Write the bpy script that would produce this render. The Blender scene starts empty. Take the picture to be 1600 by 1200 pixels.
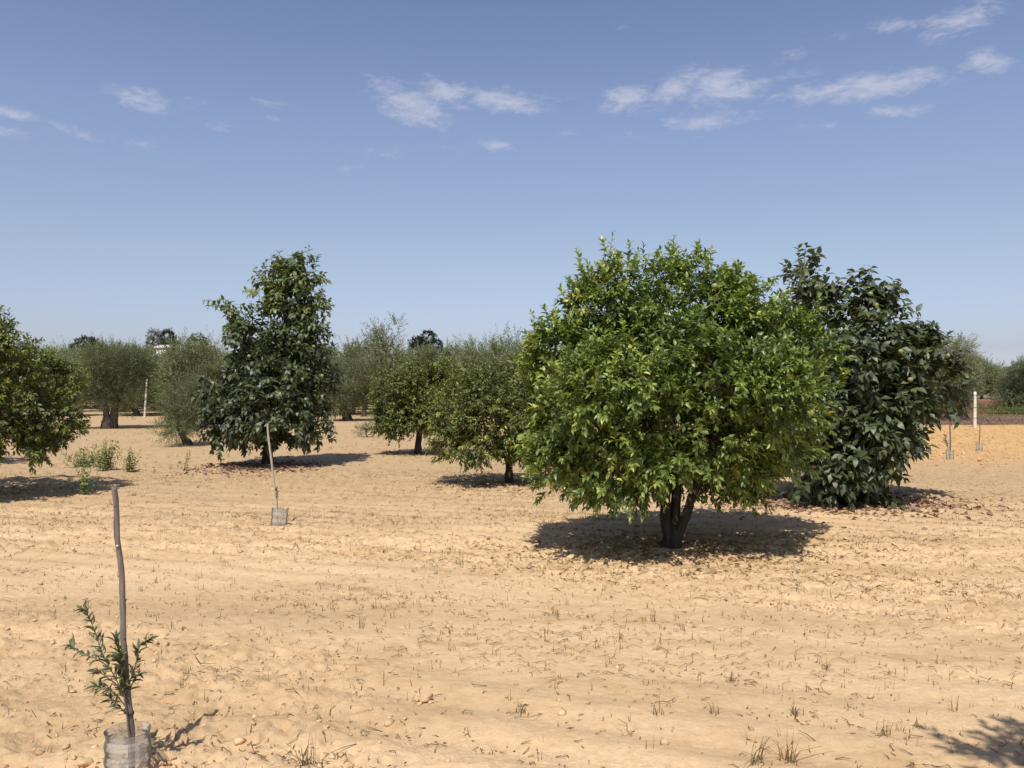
import bpy, math
import numpy as np
from mathutils import Vector

sc = bpy.context.scene
col = sc.collection
K, CX, HY, EYE = 1305.0, 800.0, 602.0, 1.6      # focal length in photo pixels, centre column, horizon row, eye height


# ------------------------------------------------------------------ noise
def _hash(ix, iy, iz, seed):
    h = (ix.astype(np.int64) * 374761393 + iy.astype(np.int64) * 668265263 + iz.astype(np.int64) * 2147483647 + seed * 1274126177) & 0xFFFFFFFF
    h = ((h ^ (h >> 13)) * 1274126177) & 0xFFFFFFFF
    h = ((h ^ (h >> 16)) * 2246822519) & 0xFFFFFFFF
    return ((h ^ (h >> 15)) & 0xFFFFFF) / float(0xFFFFFF)


def vn2(x, y, seed=0):
    x = np.asarray(x, float); y = np.asarray(y, float)
    ix = np.floor(x); iy = np.floor(y)
    fx = x - ix; fy = y - iy
    fx = fx * fx * (3 - 2 * fx); fy = fy * fy * (3 - 2 * fy)
    z = np.zeros_like(ix)
    a = _hash(ix, iy, z, seed); b = _hash(ix + 1, iy, z, seed)
    c = _hash(ix, iy + 1, z, seed); d = _hash(ix + 1, iy + 1, z, seed)
    return (a * (1 - fx) + b * fx) * (1 - fy) + (c * (1 - fx) + d * fx) * fy


def fbm(x, y, seed=0, octs=4, gain=0.5):
    s = 0.0; amp = 1.0; tot = 0.0
    for o in range(octs):
        s = s + amp * vn2(x * 2.03 ** o + 17.3 * o, y * 2.03 ** o - 9.1 * o, seed + o)
        tot += amp; amp *= gain
    return s / tot


def vn3(p, seed=0):
    ip = np.floor(p); f = p - ip; f = f * f * (3 - 2 * f)
    out = 0.0
    for dx in (0, 1):
        for dy in (0, 1):
            for dz in (0, 1):
                w = (f[:, 0] if dx else 1 - f[:, 0]) * (f[:, 1] if dy else 1 - f[:, 1]) * (f[:, 2] if dz else 1 - f[:, 2])
                out = out + w * _hash(ip[:, 0] + dx, ip[:, 1] + dy, ip[:, 2] + dz, seed)
    return out


def sstep(a, b, x):
    t = np.clip((x - a) / (b - a), 0, 1)
    return t * t * (3 - 2 * t)


def rough_mask(x, y):
    """where the soil is cloddy and littered (1) rather than raked smooth (0)"""
    u = x * 0.951 - y * 0.309; v = x * 0.309 + y * 0.951
    m = fbm(u * 0.22 + 5, v * 0.75, 31, 3)
    return sstep(0.38, 0.62, m)


def height(x, y):
    x = np.asarray(x, float); y = np.asarray(y, float)
    d = np.hypot(x, y)
    near = 1 - sstep(14, 40, d)
    u = x * 0.951 - y * 0.309; v = x * 0.309 + y * 0.951      # tillage direction
    h = 0.07 * (fbm(x * 0.22, y * 0.22, 3, 3) - 0.5) * (1 - sstep(60, 120, d))
    h = h + near * 0.035 * (fbm(u * 0.35, v * 1.7, 11, 3) - 0.5)
    till = sstep(.32, .5, fbm(u * .16 + 3, v * .3, 71, 2)) * (1 - sstep(12, 18, d))
    h = h + till * .013 * np.sin(2 * np.pi * v / .40 + 4.0 * (fbm(u * .5, v * .5, 72, 2) - .5)) * (.4 + fbm(u * .8, v * 2.5, 73, 2))
    r = rough_mask(x, y)
    h = h + near * (0.014 + 0.022 * r) * (fbm(x * 2.2, y * 2.2, 21, 3) - 0.5)
    h = h + near * (0.010 + 0.030 * r) * (fbm(x * 7.0, y * 7.0, 41, 3) - 0.5)
    h = h + near * (0.006 + 0.020 * r) * (np.abs(fbm(x * 17, y * 17, 51, 2) - 0.5) * -2.6 + .4)
    c = fbm(x * 9.5 + 3, y * 9.5, 61, 2)
    h = h + near * (0.003 + 0.015 * r) * sstep(.60, .66, c)
    return h


def furrow(x, y):
    """1 in the troughs of the tillage lines, where litter gathers"""
    u = x * 0.951 - y * 0.309; v = x * 0.309 + y * 0.951
    return sstep(-.2, .8, -np.sin(2 * np.pi * v / .40 + 4.0 * (fbm(u * .5, v * .5, 72, 2) - .5)))


def hz(x, y):
    return float(height(np.array([x]), np.array([y]))[0])


# ------------------------------------------------------------------ mesh builder
class MB:
    def __init__(self):
        self.V = []; self.T = []; self.Q = []; self.A = []; self.n = 0

    def add(self, V, tris=None, quads=None, tone=0.5):
        V = np.asarray(V, float).reshape(-1, 3)
        self.V.append(V)
        t = np.asarray(tone, float)
        self.A.append(np.full(len(V), float(t)) if t.ndim == 0 else t)
        if tris is not None and len(tris):
            self.T.append(np.asarray(tris, np.int64).reshape(-1, 3) + self.n)
        if quads is not None and len(quads):
            self.Q.append(np.asarray(quads, np.int64).reshape(-1, 4) + self.n)
        self.n += len(V)

    def build(self, name, mat, parent=None, smooth=True):
        V = np.concatenate(self.V)
        T = np.concatenate(self.T) if self.T else np.zeros((0, 3), np.int64)
        Q = np.concatenate(self.Q) if self.Q else np.zeros((0, 4), np.int64)
        me = bpy.data.meshes.new(name)
        me.vertices.add(len(V)); me.vertices.foreach_set('co', V.astype(np.float32).ravel())
        loops = np.concatenate([T.ravel(), Q.ravel()])
        me.loops.add(len(loops)); me.loops.foreach_set('vertex_index', loops.astype(np.int32))
        starts = np.concatenate([np.arange(len(T)) * 3, len(T) * 3 + np.arange(len(Q)) * 4])
        me.polygons.add(len(starts))
        me.polygons.foreach_set('loop_start', starts.astype(np.int32))
        me.update(calc_edges=True)
        if smooth:
            me.polygons.foreach_set('use_smooth', np.ones(len(starts), bool))
        at = me.attributes.new('tone', 'FLOAT', 'POINT')
        at.data.foreach_set('value', np.concatenate(self.A).astype(np.float32))
        me.validate()
        me.materials.append(mat)
        o = bpy.data.objects.new(name, me); col.objects.link(o)
        if parent: o.parent = parent
        return o


def norm(v):
    return v / np.maximum(np.linalg.norm(v, axis=-1, keepdims=True), 1e-9)


def spline(P, n):
    P = np.asarray(P, float)
    t = np.linspace(0, len(P) - 1, n)
    i = np.clip(t.astype(int), 0, len(P) - 2); f = (t - i)[:, None]
    p0 = P[np.clip(i - 1, 0, None)]; p1 = P[i]; p2 = P[i + 1]; p3 = P[np.clip(i + 2, None, len(P) - 1)]
    return 0.5 * (2 * p1 + (p2 - p0) * f + (2 * p0 - 5 * p1 + 4 * p2 - p3) * f ** 2 + (3 * p1 - p0 - 3 * p2 + p3) * f ** 3)


def tube(mb, P, R, sides=6, wob=0.0, seed=0, tone=0.5, cap=True):
    P = np.asarray(P, float); R = np.broadcast_to(np.asarray(R, float), (len(P),))
    T = norm(np.gradient(P, axis=0))
    ref = np.array([0.31, 0.94, 0.13]) if abs(T[0, 2]) > 0.6 else np.array([0.1, 0.15, 0.98])
    a = norm(np.cross(T, ref)); b = np.cross(T, a)
    th = np.linspace(0, 2 * np.pi, sides, endpoint=False)
    ring = a[:, None] * np.cos(th)[None, :, None] + b[:, None] * np.sin(th)[None, :, None]
    r = R[:, None] * np.ones(sides)
    V = P[:, None] + ring * r[..., None]
    if wob:
        k = vn3((V / max(R.max(), 1e-4) * 0.8).reshape(-1, 3), seed).reshape(len(P), sides) - 0.5
        k2 = (vn2(th[None, :] * 1.9 + 0 * r, np.arange(len(P))[:, None] * 0.12 + 0 * r, seed + 5) - 0.5)
        V = P[:, None] + ring * (r * (1 + wob * (k + k2)))[..., None]
    n = len(P); i = np.arange(n - 1)[:, None] * sides; j = np.arange(sides)[None]
    j2 = (j + 1) % sides
    q = np.stack([i + j, i + j2, i + sides + j2, i + sides + j], -1).reshape(-1, 4)
    V = V.reshape(-1, 3); tr = []
    if cap:
        c = len(V); V = np.vstack([V, P[-1:] + T[-1:] * R[-1] * 0.3])
        tr = [[(n - 1) * sides + k, (n - 1) * sides + (k + 1) % sides, c] for k in range(sides)]
    mb.add(V, tr, q, tone)


LEAF8 = (np.array([(0, 0, 0), (.32, -.5, .10), (.32, 0, .02), (.32, .5, .10), (.68, -.37, .0), (.68, 0, -.08), (.68, .37, .0), (1, 0, -.27)]),
         np.array([(0, 2, 1), (0, 3, 2), (4, 5, 7), (5, 6, 7)]), np.array([(1, 2, 5, 4), (2, 3, 6, 5)]))
LEAFD = (np.array([(0, 0, 0), (.30, -.5, .05), (.30, 0, .02), (.30, .5, .05), (.65, -.40, -.08), (.65, 0, -.10), (.65, .40, -.08), (1, 0, -.34)]),
         np.array([(0, 2, 1), (0, 3, 2), (4, 5, 7), (5, 6, 7)]), np.array([(1, 2, 5, 4), (2, 3, 6, 5)]))
LEAF4 = (np.array([(0, 0, 0), (.45, -.5, .06), (.45, .5, .06), (1, 0, -.1)]), np.array([(0, 3, 1), (0, 2, 3)]), np.zeros((0, 4), int))


def leaves(mb, O, D, U, L, W, tone, tmpl):
    n = len(O)
    if not n: return
    D = norm(D); R = norm(np.cross(D, U)); U = np.cross(R, D)
    t = tmpl[0]; m = len(t)
    V = O[:, None] + (L[:, None] * t[None, :, 0])[..., None] * D[:, None] + (W[:, None] * t[None, :, 1])[..., None] * R[:, None] \
        + (L[:, None] * t[None, :, 2])[..., None] * U[:, None]
    off = (np.arange(n) * m)[:, None, None]
    mb.add(V.reshape(-1, 3), (tmpl[1][None] + off).reshape(-1, 3), (tmpl[2][None] + off).reshape(-1, 4) if len(tmpl[2]) else None,
           np.repeat(tone, m))


def rdir(rng, n):
    return norm(rng.normal(size=(n, 3)))


def shoots(mb, rng, B, T, L, k, ll, lw, tone, tmpl, spread=0.9, droop=0.15, sag=0.1, tjit=0.14, wood=None, t0=0.12, grad=0.0, upn=0.8):
    """k leaves set spirally along each shoot; spread: how far a leaf leans from the shoot; droop: how far it hangs"""
    n = len(B)
    T = norm(T)
    ref = np.where(np.abs(T[:, 2:3]) > 0.8, np.array([[1.0, 0.2, 0.0]]), np.array([[0.0, 0.0, 1.0]]))
    a = norm(np.cross(T, ref)); b = np.cross(T, a)
    ph0 = rng.uniform(0, 6.28, n)
    for i in range(k):
        t = t0 + (1 - t0) * (i + rng.uniform(-.3, .3, n)) / max(k - 1, 1)
        t = np.clip(t, 0, 1)
        P = B + T * (L * t)[:, None] - np.array([0, 0, 1.0]) * (sag * L * t * t)[:, None]
        ph = ph0 + i * 2.4 + rng.uniform(-.4, .4, n)
        rad = a * np.cos(ph)[:, None] + b * np.sin(ph)[:, None]
        sp = spread * (1.15 - 0.6 * t) * rng.uniform(.75, 1.2, n)
        D = T * np.cos(sp)[:, None] + rad * np.sin(sp)[:, None]
        D[:, 2] -= droop * rng.uniform(.4, 1.5, n)
        U = np.array([0, 0, 1.0]) * upn + T * 0.4 + rng.normal(size=(n, 3)) * 0.38
        s = rng.uniform(.72, 1.15, n) * (1.0 - 0.25 * t)
        tn = np.clip(tone + grad * (t - .5) + rng.normal(size=n) * tjit, 0, 1)
        leaves(mb, P, D, U, ll * s, lw * s * rng.uniform(.85, 1.1, n), tn, tmpl)
    if wood is not None:
        E = B + T * L[:, None] * 0.97 - np.array([0, 0, 1.0]) * (sag * L)[:, None]
        rods(wood, B, E, 0.0028 * (ll / 0.085), 0.0012 * (ll / 0.085))


def rods(mb, A, B, ra, rb):
    n = len(A); T = norm(B - A)
    ref = np.where(np.abs(T[:, 2:3]) > 0.8, np.array([[1.0, 0.2, 0.0]]), np.array([[0.0, 0.0, 1.0]]))
    a = norm(np.cross(T, ref)); b = np.cross(T, a)
    V = np.zeros((n, 6, 3))
    for j in range(3):
        th = j * 2.0944
        v = a * math.cos(th) + b * math.sin(th)
        V[:, j] = A + v * (ra if np.ndim(ra) == 0 else ra[:, None]); V[:, 3 + j] = B + v * (rb if np.ndim(rb) == 0 else rb[:, None])
    q = np.array([(0, 1, 4, 3), (1, 2, 5, 4), (2, 0, 3, 5)])
    mb.add(V.reshape(-1, 3), None, (q[None] + (np.arange(n) * 6)[:, None, None]).reshape(-1, 4), 0.5)


def crown_points(rng, lobes, n, deep=0.66, inner=0.5, lump=0.22, freq=2.2, gap=0.0, zmin=0.15, seed=0, clump=12, cr=.16, inset=0.0):
    """n shoot feet gathered in clumps over the shell of the lobes, with the outward direction of each"""
    lob = np.asarray(lobes, float)
    c, r = lob[:, :3], np.maximum(lob[:, 3:6] - inset, lob[:, 3:6] * .68)
    w = (r[:, 0] * r[:, 2] + r[:, 0] * r[:, 1] + r[:, 1] * r[:, 2]); w = w ** .8; w = w / w.sum()
    P = []; O = []; tot = 0; nc = max(1, int(n / clump))
    cc = (c * w[:, None]).sum(0)
    for _ in range(40):
        m = nc * 2
        i = rng.choice(len(lob), m, p=w)
        d = rdir(rng, m)
        f = 1 - inner * rng.uniform(0, 1, m) ** 1.7
        p = c[i] + d * r[i] * f[:, None]
        lm = vn3(p * freq + 31.7, seed) - 0.5
        p = c[i] + d * r[i] * (f * (1 + lump * 2 * lm))[:, None]
        q = ((p[:, None] - c[None]) / r[None])
        dist = np.linalg.norm(q, axis=2); dist[np.arange(m), i] = 9
        ok = (dist.min(1) > deep) & (p[:, 2] > zmin)
        if gap: ok &= vn3(p * freq * 1.9 + 7.7, seed + 9) > gap
        o = norm(norm(d / r[i]) + 0.6 * norm(p - cc))
        P.append(p[ok]); O.append(o[ok]); tot += ok.sum()
        if tot >= nc: break
    P = np.concatenate(P)[:nc]; O = np.concatenate(O)[:nc]
    if clump > 1:
        k = rng.integers(int(clump * .5), int(clump * 1.5) + 1, len(P)); k = np.repeat(np.arange(len(P)), k)
        off = rng.normal(size=(len(k), 3)); off -= O[k] * (off * O[k]).sum(1, keepdims=True) * .6
        Q = P[k] + off * cr * rng.uniform(.3, 1, (len(k), 1))
        O = norm(O[k] * .8 + off * .34); P = Q
        ok = P[:, 2] > zmin; P = P[ok]; O = O[ok]
    return P, O


def inside_points(rng, lobes, n, f=.72, zmin=.3):
    lob = np.asarray(lobes, float); w = lob[:, 3] * lob[:, 4] * lob[:, 5]; w = w / w.sum()
    i = rng.choice(len(lob), n, p=w)
    P = lob[i, :3] + rdir(rng, n) * lob[i, 3:6] * (f * rng.uniform(0, 1, n) ** .4)[:, None]
    return P[P[:, 2] > zmin]


def skeleton(mb, rng, starts, lobes, n, r_twig=0.006, sides=5, expo=0.45):
    """branches grown from the limbs in starts (list of polylines) to points inside the lobes; returns node positions"""
    lob = np.asarray(lobes, float)
    nodes = []; par = []; fixed = []
    for pl in starts:
        for p in pl: nodes.append(np.asarray(p, float)); par.append(-1); fixed.append(True)
    w = lob[:, 3] * lob[:, 4] * lob[:, 5]; w = w ** 0.6; w /= w.sum()
    i = rng.choice(len(lob), n, p=w)
    A = lob[i, :3] + rdir(rng, n) * lob[i, 3:6] * (rng.uniform(.1, .85, n) ** .6)[:, None]
    A = A[A[:, 2] > 0.25]
    A = A[np.argsort(np.linalg.norm(A - nodes[0][None], axis=1))]
    for p in A:
        N = np.array(nodes)
        dv = p - N; ds = np.linalg.norm(dv, axis=1) + np.maximum(0, -dv[:, 2]) * 0.8
        j = int(np.argmin(ds))
        L = np.linalg.norm(dv[j])
        if L > 0.25:
            for f in (0.33, 0.66):
                m = nodes[j] * (1 - f) + p * f + rng.normal(size=3) * 0.06 * L + np.array([0, 0, 0.06 * L])
                nodes.append(m); par.append(j if f < .5 else len(nodes) - 2); fixed.append(False)
            nodes.append(p); par.append(len(nodes) - 2)
        else:
            nodes.append(p); par.append(j)
        fixed.append(False)
    N = np.array(nodes); main = {}
    for k in range(len(N) - 1, -1, -1):
        if par[k] >= 0: main[par[k]] = k
    for _ in range(5):
        M_ = N.copy()
        for k, c in main.items():
            if par[k] >= 0 and not fixed[k]: M_[k] = .4 * N[k] + .3 * N[par[k]] + .3 * N[c]
        N = M_
    cnt = np.ones(len(N))
    for k in range(len(N) - 1, -1, -1):
        if par[k] >= 0: cnt[par[k]] += cnt[k]
    rad = np.minimum(r_twig * cnt ** expo, r_twig * 4.5)
    idx = [k for k in range(len(N)) if par[k] >= 0]
    for k in idx:
        p = par[k]
        ra = min(rad[p], rad[k] * 1.35) if not fixed[p] else rad[k] * 1.15
        tube(mb, [N[p], N[k] + (N[k] - N[p]) * 0.04], [ra, rad[k]], sides, cap=False)
    return N


# ------------------------------------------------------------------ objects
def tag(o, label=None, cat=None, group=None, kind=None):
    if label: o['label'] = label
    if cat: o['category'] = cat
    if group: o['group'] = group
    if kind: o['kind'] = kind
    return o


def empty(name, loc, rz=0.0):
    o = bpy.data.objects.new(name, None); col.objects.link(o)
    o.empty_display_size = 0.2; o.location = loc; o.rotation_euler = (0, 0, rz)
    return o


def copy_tree(o, parent=None):
    c = o.copy(); col.objects.link(c)
    if parent: c.parent = parent
    for ch in list(o.children): copy_tree(ch, c)
    return c


def gpos(px, py):
    """ground point seen at a photo pixel"""
    d = K * EYE / (py - HY)
    return (px - CX) / K * d, d


# ------------------------------------------------------------------ materials
def nt(mat):
    mat.use_nodes = True
    return mat.node_tree.nodes, mat.node_tree.links


def leaf_mat(name, stops, rough=0.42, trans=0.3, spec=0.45, back=1.25, tcol=(1.35, 1.5, 0.55)):
    m = bpy.data.materials.new(name); N, L = nt(m); N.clear()
    out = N.new('ShaderNodeOutputMaterial')
    at = N.new('ShaderNodeAttribute'); at.attribute_name = 'tone'
    ra = N.new('ShaderNodeValToRGB'); cr = ra.color_ramp
    while len(cr.elements) < len(stops): cr.elements.new(0.5)
    for e, (p, c) in zip(cr.elements, stops): e.position = p; e.color = (*c, 1)
    L.new(at.outputs['Fac'], ra.inputs['Fac'])
    geo = N.new('ShaderNodeNewGeometry')
    mu = N.new('ShaderNodeMix'); mu.data_type = 'RGBA'; mu.blend_type = 'MULTIPLY'; mu.inputs['B'].default_value = (back, back, back * 1.05, 1)
    L.new(geo.outputs['Backfacing'], mu.inputs['Factor']); L.new(ra.outputs['Color'], mu.inputs['A'])
    bs = N.new('ShaderNodeBsdfPrincipled'); bs.inputs['Roughness'].default_value = rough
    bs.inputs['Specular IOR Level'].default_value = spec
    L.new(mu.outputs['Result'], bs.inputs['Base Color'])
    tl = N.new('ShaderNodeBsdfTranslucent')
    tm = N.new('ShaderNodeMix'); tm.data_type = 'RGBA'; tm.blend_type = 'MULTIPLY'; tm.inputs['Factor'].default_value = 1
    tm.inputs['B'].default_value = (*tcol, 1)
    L.new(ra.outputs['Color'], tm.inputs['A']); L.new(tm.outputs['Result'], tl.inputs['Color'])
    mx = N.new('ShaderNodeMixShader'); mx.inputs[0].default_value = trans
    L.new(bs.outputs[0], mx.inputs[1]); L.new(tl.outputs[0], mx.inputs[2]); L.new(mx.outputs[0], out.inputs['Surface'])
    return m


def bark_mat(name, c1, c2, scale=14.0, stretch=0.25, rough=0.9, bump=0.6):
    m = bpy.data.materials.new(name); N, L = nt(m)
    bs = N['Principled BSDF']; bs.inputs['Roughness'].default_value = rough; bs.inputs['Specular IOR Level'].default_value = 0.2
    tc = N.new('ShaderNodeTexCoord'); mp = N.new('ShaderNodeMapping'); mp.inputs['Scale'].default_value = (1, 1, stretch)
    L.new(tc.outputs['Object'], mp.inputs['Vector'])
    no = N.new('ShaderNodeTexNoise'); no.inputs['Scale'].default_value = scale; no.inputs['Detail'].default_value = 7; no.inputs['Roughness'].default_value = .65
    L.new(mp.outputs[0], no.inputs['Vector'])
    ra = N.new('ShaderNodeValToRGB'); ra.color_ramp.elements[0].position = .35; ra.color_ramp.elements[1].position = .68
    ra.color_ramp.elements[0].color = (*c1, 1); ra.color_ramp.elements[1].color = (*c2, 1)
    L.new(no.outputs['Fac'], ra.inputs['Fac']); L.new(ra.outputs['Color'], bs.inputs['Base Color'])
    bu = N.new('ShaderNodeBump'); bu.inputs['Strength'].default_value = bump; bu.inputs['Distance'].default_value = 0.01
    L.new(no.outputs['Fac'], bu.inputs['Height']); L.new(bu.outputs[0], bs.inputs['Normal'])
    return m


def ramp_mat(name, stops, rough=0.9, spec=0.15, noise=0.0, nscale=30.0):
    m = bpy.data.materials.new(name); N, L = nt(m)
    bs = N['Principled BSDF']; bs.inputs['Roughness'].default_value = rough; bs.inputs['Specular IOR Level'].default_value = spec
    at = N.new('ShaderNodeAttribute'); at.attribute_name = 'tone'
    ra = N.new('ShaderNodeValToRGB'); cr = ra.color_ramp
    while len(cr.elements) < len(stops): cr.elements.new(0.5)
    for e, (p, c) in zip(cr.elements, stops): e.position = p; e.color = (*c, 1)
    src = at.outputs['Fac']
    if noise:
        no = N.new('ShaderNodeTexNoise'); no.inputs['Scale'].default_value = nscale; no.inputs['Detail'].default_value = 5
        tc = N.new('ShaderNodeTexCoord'); L.new(tc.outputs['Object'], no.inputs['Vector'])
        ma = N.new('ShaderNodeMath'); ma.operation = 'MULTIPLY_ADD'; ma.inputs[1].default_value = noise; ma.inputs[2].default_value = -noise / 2
        L.new(no.outputs['Fac'], ma.inputs[0])
        ad = N.new('ShaderNodeMath'); ad.operation = 'ADD'; ad.use_clamp = True
        L.new(src, ad.inputs[0]); L.new(ma.outputs[0], ad.inputs[1]); src = ad.outputs[0]
    L.new(src, ra.inputs['Fac']); L.new(ra.outputs['Color'], bs.inputs['Base Color'])
    return m


M = {}
M['lemon'] = leaf_mat('lemon_leaf', [(0, (.044, .066, .013)), (.4, (.112, .163, .033)), (.7, (.27, .34, .068)), (.9, (.48, .50, .11)), (1, (.64, .61, .18))], rough=.42, trans=.15, spec=.6, tcol=(1.15, 1.35, .45))
M['orange'] = leaf_mat('orange_leaf', [(0, (.040, .052, .014)), (.45, (.112, .136, .034)), (.75, (.225, .255, .058)), (1, (.42, .44, .10))], rough=.45, trans=.15, spec=.5, tcol=(1.15, 1.35, .45))
M['persimmon'] = leaf_mat('persimmon_leaf', [(0, (.033, .040, .021)), (.45, (.086, .108, .044)), (.75, (.155, .195, .06)), (1, (.28, .33, .085))], rough=.48, trans=.14, spec=.6, back=1.5)
M['olive'] = leaf_mat('olive_leaf', [(0, (.074, .088, .042)), (.5, (.178, .206, .10)), (1, (.33, .35, .20))], rough=.5, trans=.2, back=1.45, tcol=(1.15, 1.2, .7))
M['weed'] = leaf_mat('weed_leaf', [(0, (.06, .10, .022)), (.6, (.14, .20, .05)), (1, (.40, .44, .17))], trans=.3)
M['pine'] = leaf_mat('pine_needles', [(0, (.022, .034, .018)), (.6, (.045, .062, .03)), (1, (.08, .1, .045))], rough=.7, trans=.05, spec=.2)
M['dead'] = leaf_mat('dry_crown', [(0, (.09, .07, .05)), (1, (.2, .16, .12))], rough=.9, trans=.1, spec=.1, tcol=(1, .9, .7))
M['bark'] = bark_mat('tree_bark', (.022, .018, .013), (.085, .07, .054))
M['olive_bark'] = bark_mat('olive_bark', (.035, .029, .023), (.15, .13, .105), 5, .3)
M['stick'] = bark_mat('stick_bark', (.115, .095, .078), (.24, .21, .18), 45, .12)
M['pale_stick'] = bark_mat('pale_stick', (.36, .30, .23), (.58, .52, .43), 40, .12)
M['grass'] = ramp_mat('dry_grass', [(0, (.13, .094, .036)), (.5, (.28, .20, .085)), (1, (.46, .35, .18))])
M['litter'] = ramp_mat('red_litter', [(0, (.12, .06, .04)), (.5, (.26, .15, .105)), (1, (.52, .38, .25))], rough=.7)
M['tan_litter'] = ramp_mat('tan_litter', [(0, (.15, .095, .05)), (.6, (.38, .27, .14)), (1, (.62, .5, .22))], rough=.7)
M['debris'] = ramp_mat('dry_debris', [(0, (.095, .058, .026)), (.6, (.25, .16, .075)), (1, (.55, .41, .22))])
M['clod'] = ramp_mat('soil_clod', [(0, (.46, .30, .16)), (.55, (.60, .42, .24)), (1, (.72, .52, .315))], noise=.5, nscale=40)
M['orange_clod'] = ramp_mat('orange_clod', [(0, (.42, .235, .10)), (.5, (.60, .365, .16)), (1, (.72, .48, .25))], noise=.4, nscale=20)
M['drygrey'] = ramp_mat('dry_scrub', [(0, (.17, .14, .11)), (.6, (.28, .235, .18)), (1, (.40, .33, .25))])
M['fruit'] = ramp_mat('green_fruit', [(0, (.20, .24, .08)), (1, (.38, .38, .12))], rough=.45, spec=.4)


def plain(name, c, rough=.6, spec=.4, metal=0.0, var=.12, sc_=12.0):
    m = bpy.data.materials.new(name); N, L = nt(m)
    bs = N['Principled BSDF']; bs.inputs['Roughness'].default_value = rough; bs.inputs['Specular IOR Level'].default_value = spec; bs.inputs['Metallic'].default_value = metal
    no = N.new('ShaderNodeTexNoise'); no.inputs['Scale'].default_value = sc_; no.inputs['Detail'].default_value = 6
    tc = N.new('ShaderNodeTexCoord'); L.new(tc.outputs['Object'], no.inputs['Vector'])
    ra = N.new('ShaderNodeValToRGB')
    ra.color_ramp.elements[0].color = (*[v * (1 - var * 1.6) for v in c], 1); ra.color_ramp.elements[1].color = (*[min(1, v * (1 + var)) for v in c], 1)
    ra.color_ramp.elements[0].position = .3; ra.color_ramp.elements[1].position = .7
    L.new(no.outputs['Fac'], ra.inputs['Fac']); L.new(ra.outputs['Color'], bs.inputs['Base Color'])
    return m


M['concrete'] = plain('pale_concrete', (.74, .69, .60), .85, .2)
M['white'] = plain('white_render', (.78, .77, .74), .8, .2, var=.05)
M['roof'] = plain('roof_tile', (.34, .16, .1), .8, .2)
M['dark'] = plain('dark_glass', (.03, .035, .04), .2, .5)
M['metal'] = plain('shiny_metal', (.85, .85, .85), .2, .6, .3)
M['tie'] = plain('dark_tie', (.035, .035, .03), .6, .3)


def plastic_mat():
    m = bpy.data.materials.new('clear_bottle_plastic'); N, L = nt(m); N.clear()
    out = N.new('ShaderNodeOutputMaterial')
    d1 = N.new('ShaderNodeBsdfDiffuse'); d1.inputs['Color'].default_value = (.88, .85, .79, 1)
    d2 = N.new('ShaderNodeBsdfTranslucent'); d2.inputs['Color'].default_value = (.88, .85, .79, 1)
    bs = N.new('ShaderNodeMixShader'); L.new(d1.outputs[0], bs.inputs[1]); L.new(d2.outputs[0], bs.inputs[2])
    gl = N.new('ShaderNodeBsdfGlossy'); gl.inputs['Roughness'].default_value = .13; gl.inputs['Color'].default_value = (.86, .84, .80, 1)
    fr = N.new('ShaderNodeFresnel'); fr.inputs['IOR'].default_value = 1.17
    tr = N.new('ShaderNodeBsdfTransparent'); tr.inputs['Color'].default_value = (.97, .975, .98, 1)
    no = N.new('ShaderNodeTexNoise'); no.inputs['Scale'].default_value = 22; no.inputs['Detail'].default_value = 4
    tc = N.new('ShaderNodeTexCoord'); L.new(tc.outputs['Object'], no.inputs['Vector'])
    mr = N.new('ShaderNodeMapRange'); mr.inputs['From Min'].default_value = .3; mr.inputs['From Max'].default_value = .7
    mr.inputs['To Min'].default_value = .68; mr.inputs['To Max'].default_value = .84
    L.new(no.outputs['Fac'], mr.inputs['Value'])
    mx = N.new('ShaderNodeMixShader')
    L.new(mr.outputs[0], mx.inputs[0]); L.new(bs.outputs[0], mx.inputs[1]); L.new(tr.outputs[0], mx.inputs[2])
    m2 = N.new('ShaderNodeMixShader'); L.new(fr.outputs[0], m2.inputs[0]); L.new(mx.outputs[0], m2.inputs[1]); L.new(gl.outputs[0], m2.inputs[2]); L.new(m2.outputs[0], out.inputs['Surface'])
    return m


M['plastic'] = plastic_mat()


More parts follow.
